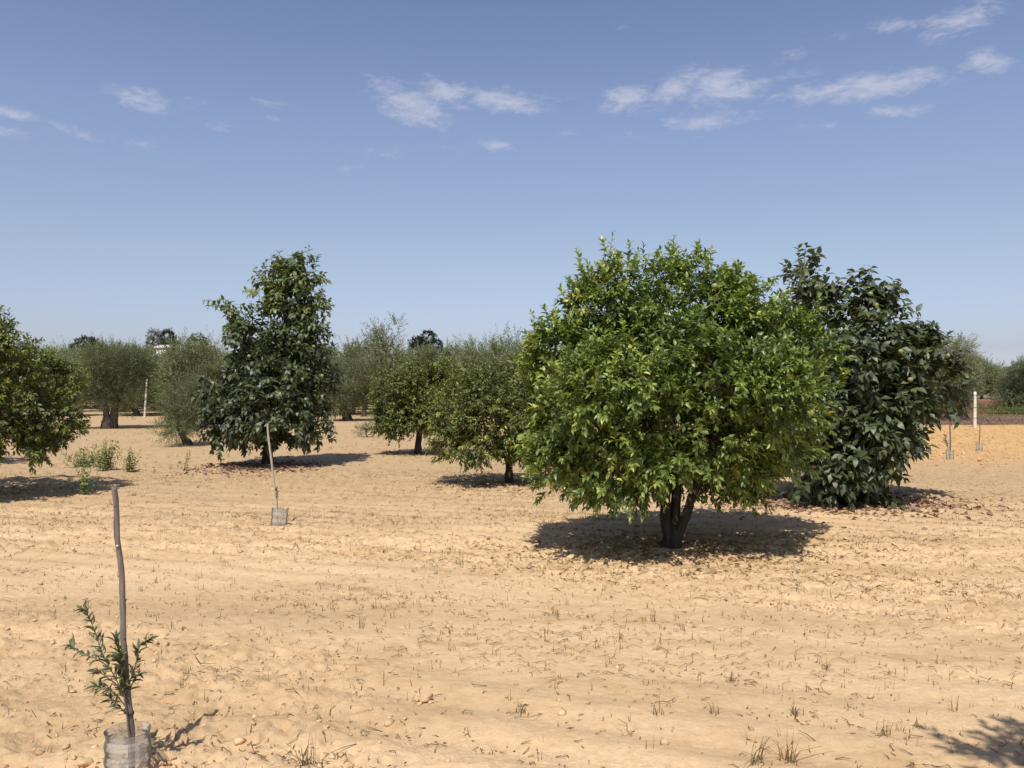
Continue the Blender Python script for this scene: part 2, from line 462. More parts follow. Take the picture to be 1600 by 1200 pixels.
def ground_mat():
    m = bpy.data.materials.new('sandy_soil'); N, L = nt(m)
    bs = N['Principled BSDF']; bs.inputs['Roughness'].default_value = .95; bs.inputs['Specular IOR Level'].default_value = .1
    tc = N.new('ShaderNodeTexCoord')

    def noise(scale, detail=5, rough=.55, vec=None):
        n = N.new('ShaderNodeTexNoise'); n.inputs['Scale'].default_value = scale; n.inputs['Detail'].default_value = detail; n.inputs['Roughness'].default_value = rough
        L.new(vec or tc.outputs['Object'], n.inputs['Vector']); return n.outputs['Fac']

    def ramp(src, a, b, ca, cb):
        r = N.new('ShaderNodeValToRGB'); r.color_ramp.elements[0].position = a; r.color_ramp.elements[1].position = b
        r.color_ramp.elements[0].color = (*ca, 1); r.color_ramp.elements[1].color = (*cb, 1); L.new(src, r.inputs['Fac']); return r.outputs['Color']

    def mix(f, a, b):
        x = N.new('ShaderNodeMix'); x.data_type = 'RGBA'; L.new(f, x.inputs['Factor']); L.new(a, x.inputs['A']); L.new(b, x.inputs['B']); return x.outputs['Result']

    def val(src, a, b):
        x = N.new('ShaderNodeMapRange'); x.interpolation_type = 'SMOOTHSTEP'; x.inputs['From Min'].default_value = a; x.inputs['From Max'].default_value = b
        L.new(src, x.inputs['Value']); return x.outputs[0]

    def mth(op, a, b):
        x = N.new('ShaderNodeMath'); x.operation = op; x.use_clamp = False
        for s, i in ((a, 0), (b, 1)):
            if isinstance(s, (int, float)): x.inputs[i].default_value = s
            else: L.new(s, x.inputs[i])
        return x.outputs[0]
    sx = N.new('ShaderNodeSeparateXYZ'); L.new(tc.outputs['Object'], sx.inputs[0])
    X, Y = sx.outputs[0], sx.outputs[1]
    mp = N.new('ShaderNodeMapping'); mp.inputs['Rotation'].default_value = (0, 0, .314); mp.inputs['Scale'].default_value = (.35, 1.6, 1)
    L.new(tc.outputs['Object'], mp.inputs['Vector'])
    big = noise(.55, 4); streak = noise(1.0, 5, .6, mp.outputs[0]); fine = noise(26, 6, .65); mid = noise(5.5, 6, .6)
    sand = ramp(fine, .25, .75, (.60, .403, .222), (.76, .55, .326))
    sand2 = ramp(mid, .3, .7, (.50, .325, .168), (.68, .48, .272))
    c = mix(val(streak, .42, .62), sand, sand2)
    damp = ramp(noise(14, 5, .7), .3, .7, (.43, .285, .15), (.60, .42, .235))
    c = mix(mth('MULTIPLY', val(noise(.42, 3, .5, mp.outputs[0]), .5, .66), .75), c, damp)
    # darker trampled, humus-rich soil toward the middle of the plot
    far = ramp(mid, .3, .7, (.42, .285, .155), (.57, .405, .23))
    c = mix(mth('MULTIPLY', val(Y, 9, 14), .85), c, far)
    org = ramp(noise(2.2, 6, .65), .3, .7, (.54, .31, .125), (.70, .46, .22))
    Yn = mth('ADD', Y, mth('MULTIPLY', big, 5.0)); Xn = mth('ADD', X, mth('MULTIPLY', big, 3.0))
    f = mth('MULTIPLY', val(Yn, 17, 24), val(Xn, 6, 10))
    c = mix(f, c, org)
    red = ramp(noise(1.2, 6), .3, .7, (.17, .085, .05), (.27, .145, .09))
    f2 = mth('MULTIPLY', val(Y, 33.2, 34.2), val(Xn, 8, 12)); f2 = mth('MULTIPLY', f2, mth('SUBTRACT', 1.0, val(Y, 86, 96)))
    c = mix(f2, c, red)
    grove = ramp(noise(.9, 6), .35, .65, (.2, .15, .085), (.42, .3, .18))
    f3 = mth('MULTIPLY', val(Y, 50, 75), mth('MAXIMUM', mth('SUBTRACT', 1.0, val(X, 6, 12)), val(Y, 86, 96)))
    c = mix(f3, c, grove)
    mpf = N.new('ShaderNodeMapping'); mpf.inputs['Rotation'].default_value = (0, 0, .2); mpf.inputs['Scale'].default_value = (1, 1.9, 1)
    L.new(tc.outputs['Object'], mpf.inputs['Vector'])
    fl = mth('MULTIPLY', val(noise(48, 3, .6, mpf.outputs[0]), .60, .70), val(noise(1.3, 4), .38, .60))     # crumbs of bark and dead leaf trodden into the soil
    fleck = ramp(noise(9, 2), .3, .7, (.20, .13, .07), (.36, .25, .14))
    c = mix(mth('MULTIPLY', mth('MULTIPLY', fl, .75), mth('SUBTRACT', 1.0, f)), c, fleck)
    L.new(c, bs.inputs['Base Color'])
    b1 = N.new('ShaderNodeBump'); b1.inputs['Strength'].default_value = 1.0; b1.inputs['Distance'].default_value = .012
    L.new(mth('ADD', fine, mth('MULTIPLY', noise(70, 4, .7), .4)), b1.inputs['Height']); L.new(b1.outputs[0], bs.inputs['Normal'])
    return m


# ------------------------------------------------------------------ ground
def axis(fine_lo, fine_hi, step, lo, hi, grow):
    a = list(np.arange(fine_lo, fine_hi, step))
    s = step; v = a[-1]
    while v < hi: s *= grow; v += s; a.append(v)
    s = step; v = a[0]; b = []
    while v > lo: s *= grow; v -= s; b.append(v)
    return np.array(b[::-1] + a)


gx = axis(-3.6, 3.9, .016, -420, 420, 1.022)
gy = axis(2.6, 8.6, .016, -120, 700, 1.022)
GX, GY = np.meshgrid(gx, gy)
GZ = height(GX.ravel(), GY.ravel())
nx, ny = len(gx), len(gy)
g = MB()
ii = (np.arange(ny - 1)[:, None] * nx + np.arange(nx - 1)[None]).ravel()
g.add(np.stack([GX.ravel(), GY.ravel(), GZ], 1), None, np.stack([ii, ii + 1, ii + nx + 1, ii + nx], 1))
tag(g.build('ground', ground_mat()), kind='structure')

rng = np.random.default_rng(7)
_ic = np.array([(0, .526, .851), (0, -.526, .851), (0, .526, -.851), (0, -.526, -.851), (.526, .851, 0), (-.526, .851, 0), (.526, -.851, 0), (-.526, -.851, 0),
                (.851, 0, .526), (-.851, 0, .526), (.851, 0, -.526), (-.851, 0, -.526)])
_if = np.array([(0, 1, 8), (0, 8, 4), (0, 4, 5), (0, 5, 9), (0, 9, 1), (1, 9, 7), (1, 7, 6), (1, 6, 8), (8, 6, 10), (8, 10, 4), (4, 10, 2), (4, 2, 5), (5, 2, 11),
                (5, 11, 9), (9, 11, 7), (7, 11, 3), (7, 3, 6), (6, 3, 10), (10, 3, 2), (2, 3, 11)])


def blobs(mb, rng, x, y, s, flat=.65, tone=None, sink=.15):
    n = len(x)
    V = _ic[None] * (1 + rng.uniform(-.5, .5, (n, 12, 1)))
    V = V * s[:, None, None] * np.stack([rng.uniform(.8, 1.3, n), rng.uniform(.7, 1.2, n), flat * rng.uniform(.7, 1.2, n)], 1)[:, None]
    th = rng.uniform(0, 6.28, n); c, q = np.cos(th)[:, None], np.sin(th)[:, None]
    W = V.copy(); W[..., 0] = V[..., 0] * c - V[..., 1] * q; W[..., 1] = V[..., 0] * q + V[..., 1] * c
    W += np.stack([x, y, height(x, y) + s * flat * (.5 - sink)], 1)[:, None]
    mb.add(W.reshape(-1, 3), (_if[None] + (np.arange(n) * 12)[:, None, None]).reshape(-1, 3), None,
           np.repeat(np.clip(rng.normal(.55, .2, n), 0, 1) if tone is None else tone, 12))


def scatter(rng, n, y0, y1, half=.72, pad=.8, pw=1.0, mask=None, keep=.1):
    """points on the ground ahead, denser close by"""
    X = []; Y = []; t = 0
    while t < n:
        u = rng.uniform(0, 1, n)
        y = y0 + (y1 - y0) * u ** pw
        x = rng.uniform(-1, 1, n) * (half * y1)
        ok = np.abs(x) < half * y + pad
        if mask is not None: ok &= rng.uniform(0, 1, n) < keep + (1 - keep) * mask(x, y)
        X.append(x[ok]); Y.append(y[ok]); t += ok.sum()
    return np.concatenate(X)[:n], np.concatenate(Y)[:n]


mb = MB()
x, y = scatter(rng, 15000, 2.4, 17, mask=rough_mask, keep=.10, pw=1.1)
blobs(mb, rng, x, y, np.minimum(.003 + .006 * rng.exponential(.7, len(x)), .022), .75)
x, y = scatter(rng, 140, 2.6, 12, mask=rough_mask, keep=.02, pw=1.1)
blobs(mb, rng, x, y, rng.uniform(.007, .014, len(x)), .8)
tag(mb.build('soil_clods', M['clod'], smooth=False), 'crumbly sandy clods strewn over the tilled ground', 'soil clods', kind='stuff')
mb = MB()
n = 4600
y = rng.uniform(15.5, 31.5, n); x = rng.uniform(0, 1, n) * (y * .72 - 7) + 7.5
ok = rng.uniform(0, 1, n) < sstep(15, 20, y + 4 * (fbm(x * .5, y * .5, 77) - .5)); x, y = x[ok], y[ok]
blobs(mb, rng, x, y, np.minimum(rng.uniform(.008, .022, len(x)) * (1 + rng.exponential(.4, len(x))), .036), .8)
tag(mb.build('orange_clods', M['orange_clod'], smooth=False), 'orange clods of the ploughed plot at the far right', 'soil clods', kind='stuff')


def big_clod(name, px, py, s, seed, label):
    r = np.random.default_rng(seed); x, y = gpos(px, py); m = MB()
    for k in range(7):
        q = s * (1.0 if k == 0 else r.uniform(.18, .5)); a = r.uniform(0, 6.28); e = 0 if k == 0 else s * r.uniform(.9, 1.6)
        u = np.linspace(0, np.pi, 12); v = np.linspace(0, 2 * np.pi, 18, endpoint=False)
        D = np.stack([np.sin(u)[:, None] * np.cos(v)[None], np.sin(u)[:, None] * np.sin(v)[None], np.cos(u)[:, None] + 0 * v[None]], -1)
        F = D.reshape(-1, 3)
        cut = np.ones(len(F))
        for _ in range(16):                                    # broken flat faces
            n_ = rdir(r, 1)[0]; h_ = r.uniform(.38, .72); dp = F @ n_
            cut = np.minimum(cut, np.where(dp > .05, h_ / np.maximum(dp, .05), 9))
        cut = cut * (1 + .28 * (vn3(F * 4 + seed * 3 + k, seed) - .5) + .12 * (vn3(F * 11 + k, seed) - .5))
        V = F * cut[:, None] * q * np.array([1.25, .9, .62]) + np.array([math.cos(a) * e, math.sin(a) * e * .6, q * .25])
        i0 = np.arange(11)[:, None] * 18; j0 = np.arange(18)[None]; j1 = (j0 + 1) % 18
        m.add(V, None, np.stack([i0 + j0, i0 + 18 + j0, i0 + 18 + j1, i0 + j1], -1).reshape(-1, 4), .5)
    o = m.build(name, M['clod'], smooth=False); o.location = (x, y, hz(x, y)); o.rotation_euler = (0, 0, r.uniform(0, 6))
    return tag(o, label, 'soil clod')


big_clod('dirt_clod', 1361, 1090, .03, 3, 'lone flat clod of sandy earth on bare soil, near the lower right tree shadow')
big_clod('dirt_clod', 132, 1196, .05, 4, 'lump of turned earth beside the clear bottle guard of the nearest stake')
big_clod('dirt_clod', 665, 1100, .05, 5, 'largest of the crumbled clods on the rough patch at bottom centre')
big_clod('dirt_clod', 1255, 1132, .025, 6, 'small dark-sided clod among dry grass tufts at lower right')


# dry grass, twigs, litter ------------------------------------------------
def blades(mb, rng, x, y, h, n, lean=.6, w=.0026, tone=.45):
    m = len(x)
    X = np.repeat(x, n); Y = np.repeat(y, n); H = np.repeat(h, n) * rng.uniform(.45, 1.1, m * n)
    N_ = m * n
    X = X + rng.normal(size=N_) * .016 * (H / .1) ** .5; Y = Y + rng.normal(size=N_) * .016 * (H / .1) ** .5
    Z = height(X, Y) - .004
    a = rng.uniform(0, 6.28, N_); le = lean * rng.uniform(.05, 1.3, N_) ** 1.4
    d = np.stack([np.cos(a), np.sin(a), 0 * a], 1); s = np.stack([-np.sin(a), np.cos(a), 0 * a], 1)
    s = norm(s + .6 * rng.normal(size=(N_, 3)) * np.array([1, 1, 0]))
    B = np.stack([X, Y, Z], 1); V = []
    ww = w * rng.uniform(.7, 1.4, N_)
    for t, wt in ((0, 1.0), (.4, .85), (.75, .55)):
        P = B + d * (H * le * t ** 1.9 * .9)[:, None] + np.array([0, 0, 1.0]) * (H * (t - .42 * le * t ** 2.2))[:, None]
        V += [P - s * (ww * wt)[:, None], P + s * (ww * wt)[:, None]]
    V.append(B + d * (H * le)[:, None] * .98 + np.array([0, 0, 1.0]) * (H * (1 - .55 * le))[:, None])
    V = np.stack(V, 1)
    off = (np.arange(N_) * 7)[:, None, None]
    mb.add(V.reshape(-1, 3), (np.array([(4, 5, 6)])[None] + off).reshape(-1, 3), (np.array([(0, 1, 3, 2), (2, 3, 5, 4)])[None] + off).reshape(-1, 4),
           np.repeat(np.clip(rng.normal(tone, .2, N_), 0, 1), 7))


def grass_mask(x, y):
    u = x * .951 - y * .309; v = x * .309 + y * .951
    return sstep(.45, .66, fbm(u * .35 + 40, v * 1.1, 91, 3))


mb = MB()
x, y = scatter(rng, 1500, 3.0, 11, mask=grass_mask, keep=.3, pw=1.0)
blades(mb, rng, x, y, .03 + .06 * rng.uniform(0, 1, len(x)) ** 1.5, 2, .35, .0018, .2)
x, y = scatter(rng, 900, 3.0, 10.5, mask=grass_mask, keep=.25, pw=1.0)
blades(mb, rng, x, y, .02 + .07 * rng.uniform(0, 1, len(x)) ** 1.6, 4, .95, .0016, .25)
x, y = scatter(rng, 900, 5.0, 10.5, half=.62, mask=grass_mask, keep=.1)
ok = x < 1.2
blades(mb, rng, x[ok], y[ok], .02 + .075 * rng.uniform(0, 1, ok.sum()) ** 1.5, 6, .95, .0018, .25)
x, y = scatter(rng, 2600, 10, 30, mask=grass_mask, keep=.3)
ok = x < 7 + 0 * y
blades(mb, rng, x[ok], y[ok], rng.uniform(.03, .09, ok.sum()), 4, .8, .004, .6)
x, y = scatter(rng, 3600, 4.4, 13, half=.66, mask=grass_mask, keep=.06)
a = rng.uniform(-.9, .9, len(x)) + np.where(rng.uniform(0, 1, len(x)) < .5, 0, math.pi); L_ = rng.uniform(.03, .10, len(x))
A = np.stack([x, y, height(x, y) + .004], 1); x2 = x + np.cos(a) * L_; y2 = y + np.sin(a) * L_
C = np.stack([(x + x2) / 2 + rng.normal(size=len(x)) * .008, (y + y2) / 2, 0 * x], 1); C[:, 2] = height(C[:, 0], C[:, 1]) + .006 + .14 * L_
rods(mb, A, C, .0016, .0014); rods(mb, C, np.stack([x2, y2, height(x2, y2) + .004], 1), .0014, .0008)
for q in (-1, -2): mb.A[q] = np.repeat(np.clip(rng.normal(.3, .2, len(x)), 0, 1), 6)
tag(mb.build('dry_grass', M['grass']), 'thin dry grass sprouting in tufts across the bare soil', 'grass', kind='stuff')


# single tufts that stand out in the foreground
def tuft(px, py, h, n, lean, seed, label):
    r = np.random.default_rng(seed); m = MB(); x, y = gpos(px, py)
    blades(m, r, np.array([0.0]), np.array([0.0]), np.array([h]), n, lean * 1.25, .0019, .18)
    o = m.build('grass_tuft', M['grass']); o.location = (x, y, hz(x, y) - hz(0, 0))
    tag(o, label, 'grass tuft', 'larger grass tufts in the foreground')


for i, a in enumerate([
    (478, 1196, .16, 26, 1.1, 'arching tuft of thin dry grass at the bottom edge, left of centre'),
    (1182, 1198, .17, 16, 1.0, 'fountain-shaped grass tuft at the bottom edge, left of two side by side'),
    (1230, 1186, .15, 24, 1.2, 'wide sprawling grass tuft at the bottom edge, right of two side by side'),
    (1115, 1120, .08, 9, .9, 'small bent grass tuft above the pair of fountain-shaped tufts'),
    (1140, 1066, .09, 16, .9, 'grass tuft with a dark flattened foot in the middle of the lower right'),
    (1388, 1148, .10, 14, .9, 'spread grass tuft left of the tree shadow in the lower right corner'),
    (1240, 1118, .11, 14, .8, 'upright grass tuft beside a small dark clod at lower right'),
    (1490, 1112, .11, 8, .3, 'thin straight grass stalks just above the lower right tree shadow'),
    (1028, 1126, .09, 10, .7, 'slanting grass tuft right of the bottom centre'),
    (1022, 974, .12, 9, .5, 'tall thin grass tuft on the sand in front of the lemon tree'),
    (815, 1118, .09, 14, .7, 'grass tuft at the right end of the cloddy patch at bottom centre'),
    (566, 985, .10, 8, .4, 'upright dry stalks standing alone left of the picture centre'),
]): tuft(*a[:5], 100 + i, a[5])


def flat_leaves(mb, rng, x, y, ll, lw, tilt=.5, lift=.004, tone=None):
    n = len(x); a = rng.uniform(0, 6.28, n)
    D = np.stack([np.cos(a), np.sin(a), rng.normal(size=n) * tilt * .4], 1)
    U = np.stack([rng.normal(size=n) * tilt, rng.normal(size=n) * tilt, np.ones(n)], 1)
    O = np.stack([x, y, height(x, y) + lift + rng.uniform(0, .012, n)], 1)
    s = rng.uniform(.6, 1.25, n)
    leaves(mb, O, D, U, ll * s, lw * s, np.clip(rng.normal(.5, .26, n), 0, 1) if tone is None else tone, LEAF8)


mb = MB()
x, y = scatter(rng, 11000, 2.6, 16, mask=lambda a, b: (.15 + .85 * furrow(a, b)) * (.3 + .7 * rough_mask(a, b)) * sstep(.35, .65, fbm(a * .9, b * 1.4, 95, 3)), keep=.05, pw=1.1)
n = len(x); a = rng.uniform(0, 6.28, n); L_ = .012 + .03 * rng.exponential(.7, n)
for k in range(1):
    A = np.stack([x, y, height(x, y) + .004], 1)
    x2, y2 = x + np.cos(a) * L_, y + np.sin(a) * L_
    B = np.stack([x2, y2, height(x2, y2) + .004 + rng.exponential(.008, n)], 1)
    C = (A + B) / 2 + np.stack([-np.sin(a), np.cos(a), 0 * a], 1) * (L_ * rng.normal(size=n) * .2)[:, None]; C[:, 2] = height(C[:, 0], C[:, 1]) + .005 + .12 * L_
    rods(mb, A, C, .0022, .002); rods(mb, C, B, .002, .001)
mb.A = [np.repeat(np.clip(rng.normal(.35, .2, n), 0, 1), 6) for _ in range(2)]
x, y = scatter(rng, 10500, 2.6, 18, mask=lambda a, b: (.15 + .85 * furrow(a, b)) * (.3 + .7 * rough_mask(a, b)) * sstep(.35, .65, fbm(a * .8 + 9, b * 1.3, 96, 3)), keep=.05, pw=1.1)
flat_leaves(mb, rng, x, y, .008 + .020 * rng.uniform(0, 1, len(x)) ** 2, .009, 1.1, tone=np.clip(rng.normal(.4, .22, len(x)), 0, 1))
tag(mb.build('dry_debris', M['debris']), 'bits of dry twig and leaf scattered over the soil', 'debris', kind='stuff')


def ring_pts(rng, cx, cy, r0, r1, n, sx=1.0, sy=1.0):
    a = rng.uniform(0, 6.28, n); r = (r0 + np.abs(rng.normal(size=n)) * (r1 - r0) * .56) * (.8 + .4 * vn2(np.cos(a) * 2 + 9, np.sin(a) * 2, 5))
    return cx + np.cos(a) * r * sx, cy + np.sin(a) * r * sy


# ------------------------------------------------------------------ trees
def lob_from_px(bx, by, d, rows):
    """rows of (px, py, depth offset m, rx px, rz px, ry m): crown lobes measured on the photo, in metres round the trunk base"""
    o = []
    for px, py, dy, rx, rz, ry in rows:
        q = (d + dy) / K
        o.append(((px - CX) * q - (bx - CX) * d / K, dy, EYE + (HY - py) * q, rx * q, ry, rz * q))
    return o


def pl_px(bx, by, d, pts):
    s = d / K
    return [((px - bx) * s, dy, (by - py) * s) for px, py, dy in pts]


def fruits(rng, root, lobes, n, r, zmin=.5):
    P, O = crown_points(rng, lobes, n * 2, inner=.05, lump=.1, zmin=zmin, clump=1)
    base = None
    cnt = 0
    for p, o in zip(P, O):
        if o[1] > .3 or cnt >= n: continue
        cnt += 1
        if base is None:
            m = MB(); u = np.linspace(0, np.pi, 8); R = np.sin(u) * r; Z = -np.cos(u) * r * .9
            tube(m, [(0, 0, z) for z in Z], np.maximum(R, .0005), 10, tone=.4, cap=False)
            base = m.build('fruit', M['fruit'], root); f = base
        else:
            f = base.copy(); col.objects.link(f); f.parent = root
        f.location = Vector(p) + Vector(o) * .05


def leaders(cm, wm, rng, rows, k, ll, lw, tmpl, tone, spread, droop, grad=.2):
    """long upright shoots that stick out of the crown: rows of (x, y, z, dx, dy, dz)"""
    r = np.asarray(rows, float); B = r[:, :3]; T = r[:, 3:6]; L = np.linalg.norm(T, axis=1)
    shoots(cm, rng, B, T, L, k, ll, lw, np.full(len(B), tone), tmpl, spread, droop, 0.0, wood=wm, t0=.02, grad=grad)


def lemon_tree():
    bx, by = 1050, 856; x, d = gpos(bx, by); R = np.random.default_rng(11); s = d / K
    root = empty('lemon_tree', (x, d, hz(x, d) - .02))
    tag(root, 'big round lemon tree with yellow-green shoots and three leaning stems, largest tree in the orchard', 'tree')
    t = MB()
    tube(t, spline([(0, 0, -.05), (.005, 0, .06), (0.01, .01, .15), (.02, .02, .26)], 14), np.interp(np.linspace(0, 1, 14), [0, .2, .6, 1], [.135, .10, .088, .05]), 14, .6, 3)
    P1 = spline([(-.015, 0, .08), (-.065, -.03, .30), (-.085, -.05, .62), (-.16, -.12, .95), (-.3, -.15, 1.3)], 16); tube(t, P1, np.linspace(.055, .028, 16), 10, .5, 4)
    P2 = spline([(.02, .03, .1), (.045, .05, .36), (.065, .08, .70), (.03, .12, 1.2), (.0, .12, 1.7), (-.05, .1, 2.2)], 18); tube(t, P2, np.linspace(.062, .022, 18), 10, .5, 5)
    P3 = spline([(.03, .0, .1), (.12, -.02, .30), (.215, .0, .58), (.38, .06, .95), (.6, .1, 1.4), (.75, .1, 1.8)], 18); tube(t, P3, np.linspace(.055, .022, 18), 10, .5, 6)
    P4 = spline([(.03, .05, .3), (.1, .25, .55), (.2, .5, .9), (.3, .75, 1.3)], 12); tube(t, P4, np.linspace(.05, .025, 12), 9, .4, 7)
    P5 = spline([(-.05, -.05, .5), (-.3, -.3, .75), (-.6, -.45, 1.0)], 10); tube(t, P5, np.linspace(.028, .016, 10), 8, .3, 8)
    t.build('trunk', M['bark'], root)
    lob = lob_from_px(bx, by, d, [
        (1065, 620, 0, 215, 150, 1.35), (960, 480, .0, 62, 80, .5), (1048, 470, .1, 68, 72, .55), (1142, 496, .1, 66, 76, .55), (1205, 530, .2, 52, 60, .45),
        (868, 568, -.1, 50, 66, .5), (897, 655, -.35, 68, 62, .6), (878, 712, -.1, 48, 34, .45), (930, 728, -.45, 60, 46, .5), (985, 745, -.75, 62, 48, .4),
        (1232, 598, -.1, 72, 72, .6), (1215, 662, -.1, 62, 50, .6), (1150, 722, -.5, 74, 48, .5), (1060, 690, -1.0, 80, 70, .4), (960, 610, -.95, 85, 75, .45),
        (1130, 590, -1.05, 90, 75, .45), (1198, 608, -.8, 66, 68, .45), (1060, 650, 1.0, 150, 110, .5), (940, 680, .8, 90, 80, .5), (1185, 680, .8, 85, 75, .5),
        (1278, 560, .15, 36, 45, .4), (1110, 745, .5, 80, 40, .5), (930, 775, -.1, 48, 26, .35), (1060, 740, .6, 120, 50, .5)])
    wm = MB(); skeleton(wm, R, [P1[8:], P2[8:], P3[8:], P4[6:], P5[5:]], lob, 260, .0042)
    cm = MB()
    B, O = crown_points(R, lob, 4600, deep=.74, inner=.42, lump=.2, freq=1.5, gap=.27, zmin=.5, seed=2, clump=28, cr=.185, inset=.08)
    ok = ~((np.abs(B[:, 0] - .08) < .42) & (B[:, 2] < .80) & (B[:, 1] < .35)) & (B[:, 2] > .5 + .14 * (B[:, 1] < -.2)); B = B[ok]; O = O[ok]      # the stems stay in view
    n = len(B)
    T = norm(O * .9 + np.array([0, 0, .38]) + R.normal(size=(n, 3)) * .25)
    L = R.uniform(.10, .26, n)
    tone = .42 + .24 * (vn3(B * 1.6, 5) - .35) + R.normal(size=n) * .08
    young = (R.uniform(0, 1, n) < .06 + .28 * sstep(.55, .8, vn3(B * 1.9 + 3, 8)) + .06 * (B[:, 0] < -.5)) & (R.uniform(0, 1, n) < 1.0 - .85 * sstep(.1, 1.1, B[:, 0])) & (vn3(B * 2, 12) > .3)
    tone = np.where(young, R.uniform(.6, .82, n), tone)
    shoots(cm, R, B, T, L, 12, .086, .040, tone, LEAF8, .95, .22, .12, .11, wm, grad=.12)
    up = [(950, 440, 0, 0, 80), (915, 430, -.1, -8, 55), (985, 430, .1, 4, 50), (1010, 425, .1, 0, 50), (1050, 430, 0, 2, 62), (1068, 430, .2, 10, 50), (1030, 430, -.1, -4, 45),
          (1130, 450, 0, 5, 50), (1160, 455, .1, 3, 55), (1185, 480, .1, 3, 60), (1150, 450, .2, 0, 45), (842, 540, 0, -8, 58), (870, 520, .1, -2, 50), (897, 505, 0, -4, 42),
          (905, 470, 0, -8, 42), (1222, 500, .1, 12, 40), (1245, 530, .1, 12, 45), (834, 600, -.1, -8, 50), (1296, 560, .1, 12, 28), (1312, 590, .1, 10, 20), (965, 400, 0, -3, 35), (925, 450, 0, -14, 46),
          (1100, 440, 0, 4, 50), (1085, 450, .1, -3, 48), (1205, 490, 0, 5, 45)]
    rows = [((px - bx) * s, dy, (by - py - 4) * s, dx * s * 1.25, R.normal() * .03, dz * s * 1.06) for px, py, dy, dx, dz in up for _ in (0, 1)]
    rows = [(a + R.normal() * .03, b + R.normal() * .06, c - abs(R.normal()) * .09, e + R.normal() * .05, f, g_) for a, b, c, e, f, g_ in rows]
    leaders(cm, wm, R, rows, 20, .08, .036, LEAF8, .52, 1.0, .1, .35)
    I = inside_points(R, lob, 1500, .74, .6)
    shoots(cm, R, I, norm(R.normal(size=I.shape) + np.array([0, 0, .4])), R.uniform(.15, .35, len(I)), 9, (.09), .045, np.clip(R.normal(.36, .1, len(I)), 0, 1), LEAF4, 1.0, .3, .1, .08)
    wm.build('branches', M['bark'], root)
    cm.build('crown', M['lemon'], root)
    fruits(R, root, lob, 10, .032, 1.0)
    return x, d


def persimmon(name, bx, by, seed, label, lobes, ups, n, trunkpts, tr, ll, tone0, zmin, light_z, inset=.14):
    x, d = gpos(bx, by); R = np.random.default_rng(seed); s = d / K
    root = empty(name, (x, d, hz(x, d) - .02)); tag(root, label, 'tree', 'persimmon trees')
    t = MB(); P = spline(trunkpts, 18); tube(t, P, np.linspace(tr, tr * .3, 18) * (1 + .35 * np.exp(-np.linspace(0, 6, 18) * 1.5)), 12, .4, seed)
    t.build('trunk', M['bark'], root)
    lob = lob_from_px(bx, by, d, lobes)
    wm = MB(); skeleton(wm, R, [P[6:]], lob, 170, .006)
    cm = MB()
    B, O = crown_points(R, lob, n, deep=.74, inner=.42, lump=.15, freq=2.0, gap=.24, zmin=zmin, seed=seed, clump=6, cr=.15, inset=inset)
    m = len(B)
    T = norm(O * .85 + np.array([0, 0, .34]) + R.normal(size=(m, 3)) * .25)
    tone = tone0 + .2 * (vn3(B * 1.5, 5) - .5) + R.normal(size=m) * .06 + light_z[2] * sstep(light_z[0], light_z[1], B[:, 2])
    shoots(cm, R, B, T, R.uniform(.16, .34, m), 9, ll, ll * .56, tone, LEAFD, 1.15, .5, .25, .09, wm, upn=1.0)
    I = inside_points(R, lob, n, .72, zmin + .25)
    shoots(cm, R, I, norm(R.normal(size=I.shape) + np.array([0, 0, .3])), R.uniform(.2, .4, len(I)), 7, ll, ll * .56, np.clip(R.normal(tone0, .1, len(I)), 0, 1), LEAF4, 1.1, .4, .1, .06)
    rows = [((px - bx) * s, dy + R.normal() * .05, (by - py - 14) * s, dx * s * 1.3, R.normal() * .04, dz * s * 1.42) for px, py, dy, dx, dz in ups]
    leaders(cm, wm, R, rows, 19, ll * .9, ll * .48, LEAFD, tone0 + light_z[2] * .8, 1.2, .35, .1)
    wm.build('branches', M['bark'], root); cm.build('crown', M['persimmon'], root)
    fruits(R, root, lob, 9, .034, 1.2)
    return x, d


def citrus(loc, seed, label, lob, n, trunk, tr, ll=.085, tone0=.38, young=.08, group='small orange trees', zmin=.3, k=10, tmpl=LEAF8, name='orange_tree', gap=.3, ups=()):
    R = np.random.default_rng(seed); x, d = loc
    root = empty(name, (x, d, hz(x, d) - .02)); tag(root, label, 'tree', group)
    t = MB(); P = spline(trunk, 14); tube(t, P, np.linspace(tr, tr * .55, 14) * (1 + .4 * np.exp(-np.linspace(0, 6, 14) * 1.5)), 10, .5, seed)
    t.build('trunk', M['bark'], root)
    wm = MB(); skeleton(wm, R, [P[9:]], lob, 110, .005)
    cm = MB()
    B, O = crown_points(R, lob, n, deep=.73, inner=.42, lump=.16, freq=2.6, gap=gap, zmin=zmin, seed=seed, clump=11, cr=.15, inset=.11)
    m = len(B)
    T = norm(O * .9 + np.array([0, 0, .34]) + R.normal(size=(m, 3)) * .28)
    tone = tone0 + .25 * (vn3(B * 2, 5) - .5) + R.normal(size=m) * .08
    tone = np.where(R.uniform(0, 1, m) < young * 2 * sstep(.3, .7, vn3(B * 2 + 5, 8)), R.uniform(.68, .95, m), tone)
    shoots(cm, R, B, T, R.uniform(.1, .24, m), k, ll, ll * .47, tone, tmpl, .95, .25, .12, .11, wm, grad=.1)
    I = inside_points(R, lob, n // 3, .74, zmin + .15)
    shoots(cm, R, I, norm(R.normal(size=I.shape) + np.array([0, 0, .4])), R.uniform(.15, .3, len(I)), 8, ll * 1.1, ll * .5, np.clip(R.normal(tone0 - .03, .1, len(I)), 0, 1), LEAF4, 1.0, .3, .1, .08)
    if len(ups): leaders(cm, wm, R, ups, 16, ll, ll * .45, tmpl, tone0 + .15, 1.0, .15, .2)
    wm.build('branches', M['bark'], root); cm.build('crown', M['orange'], root)
    return root


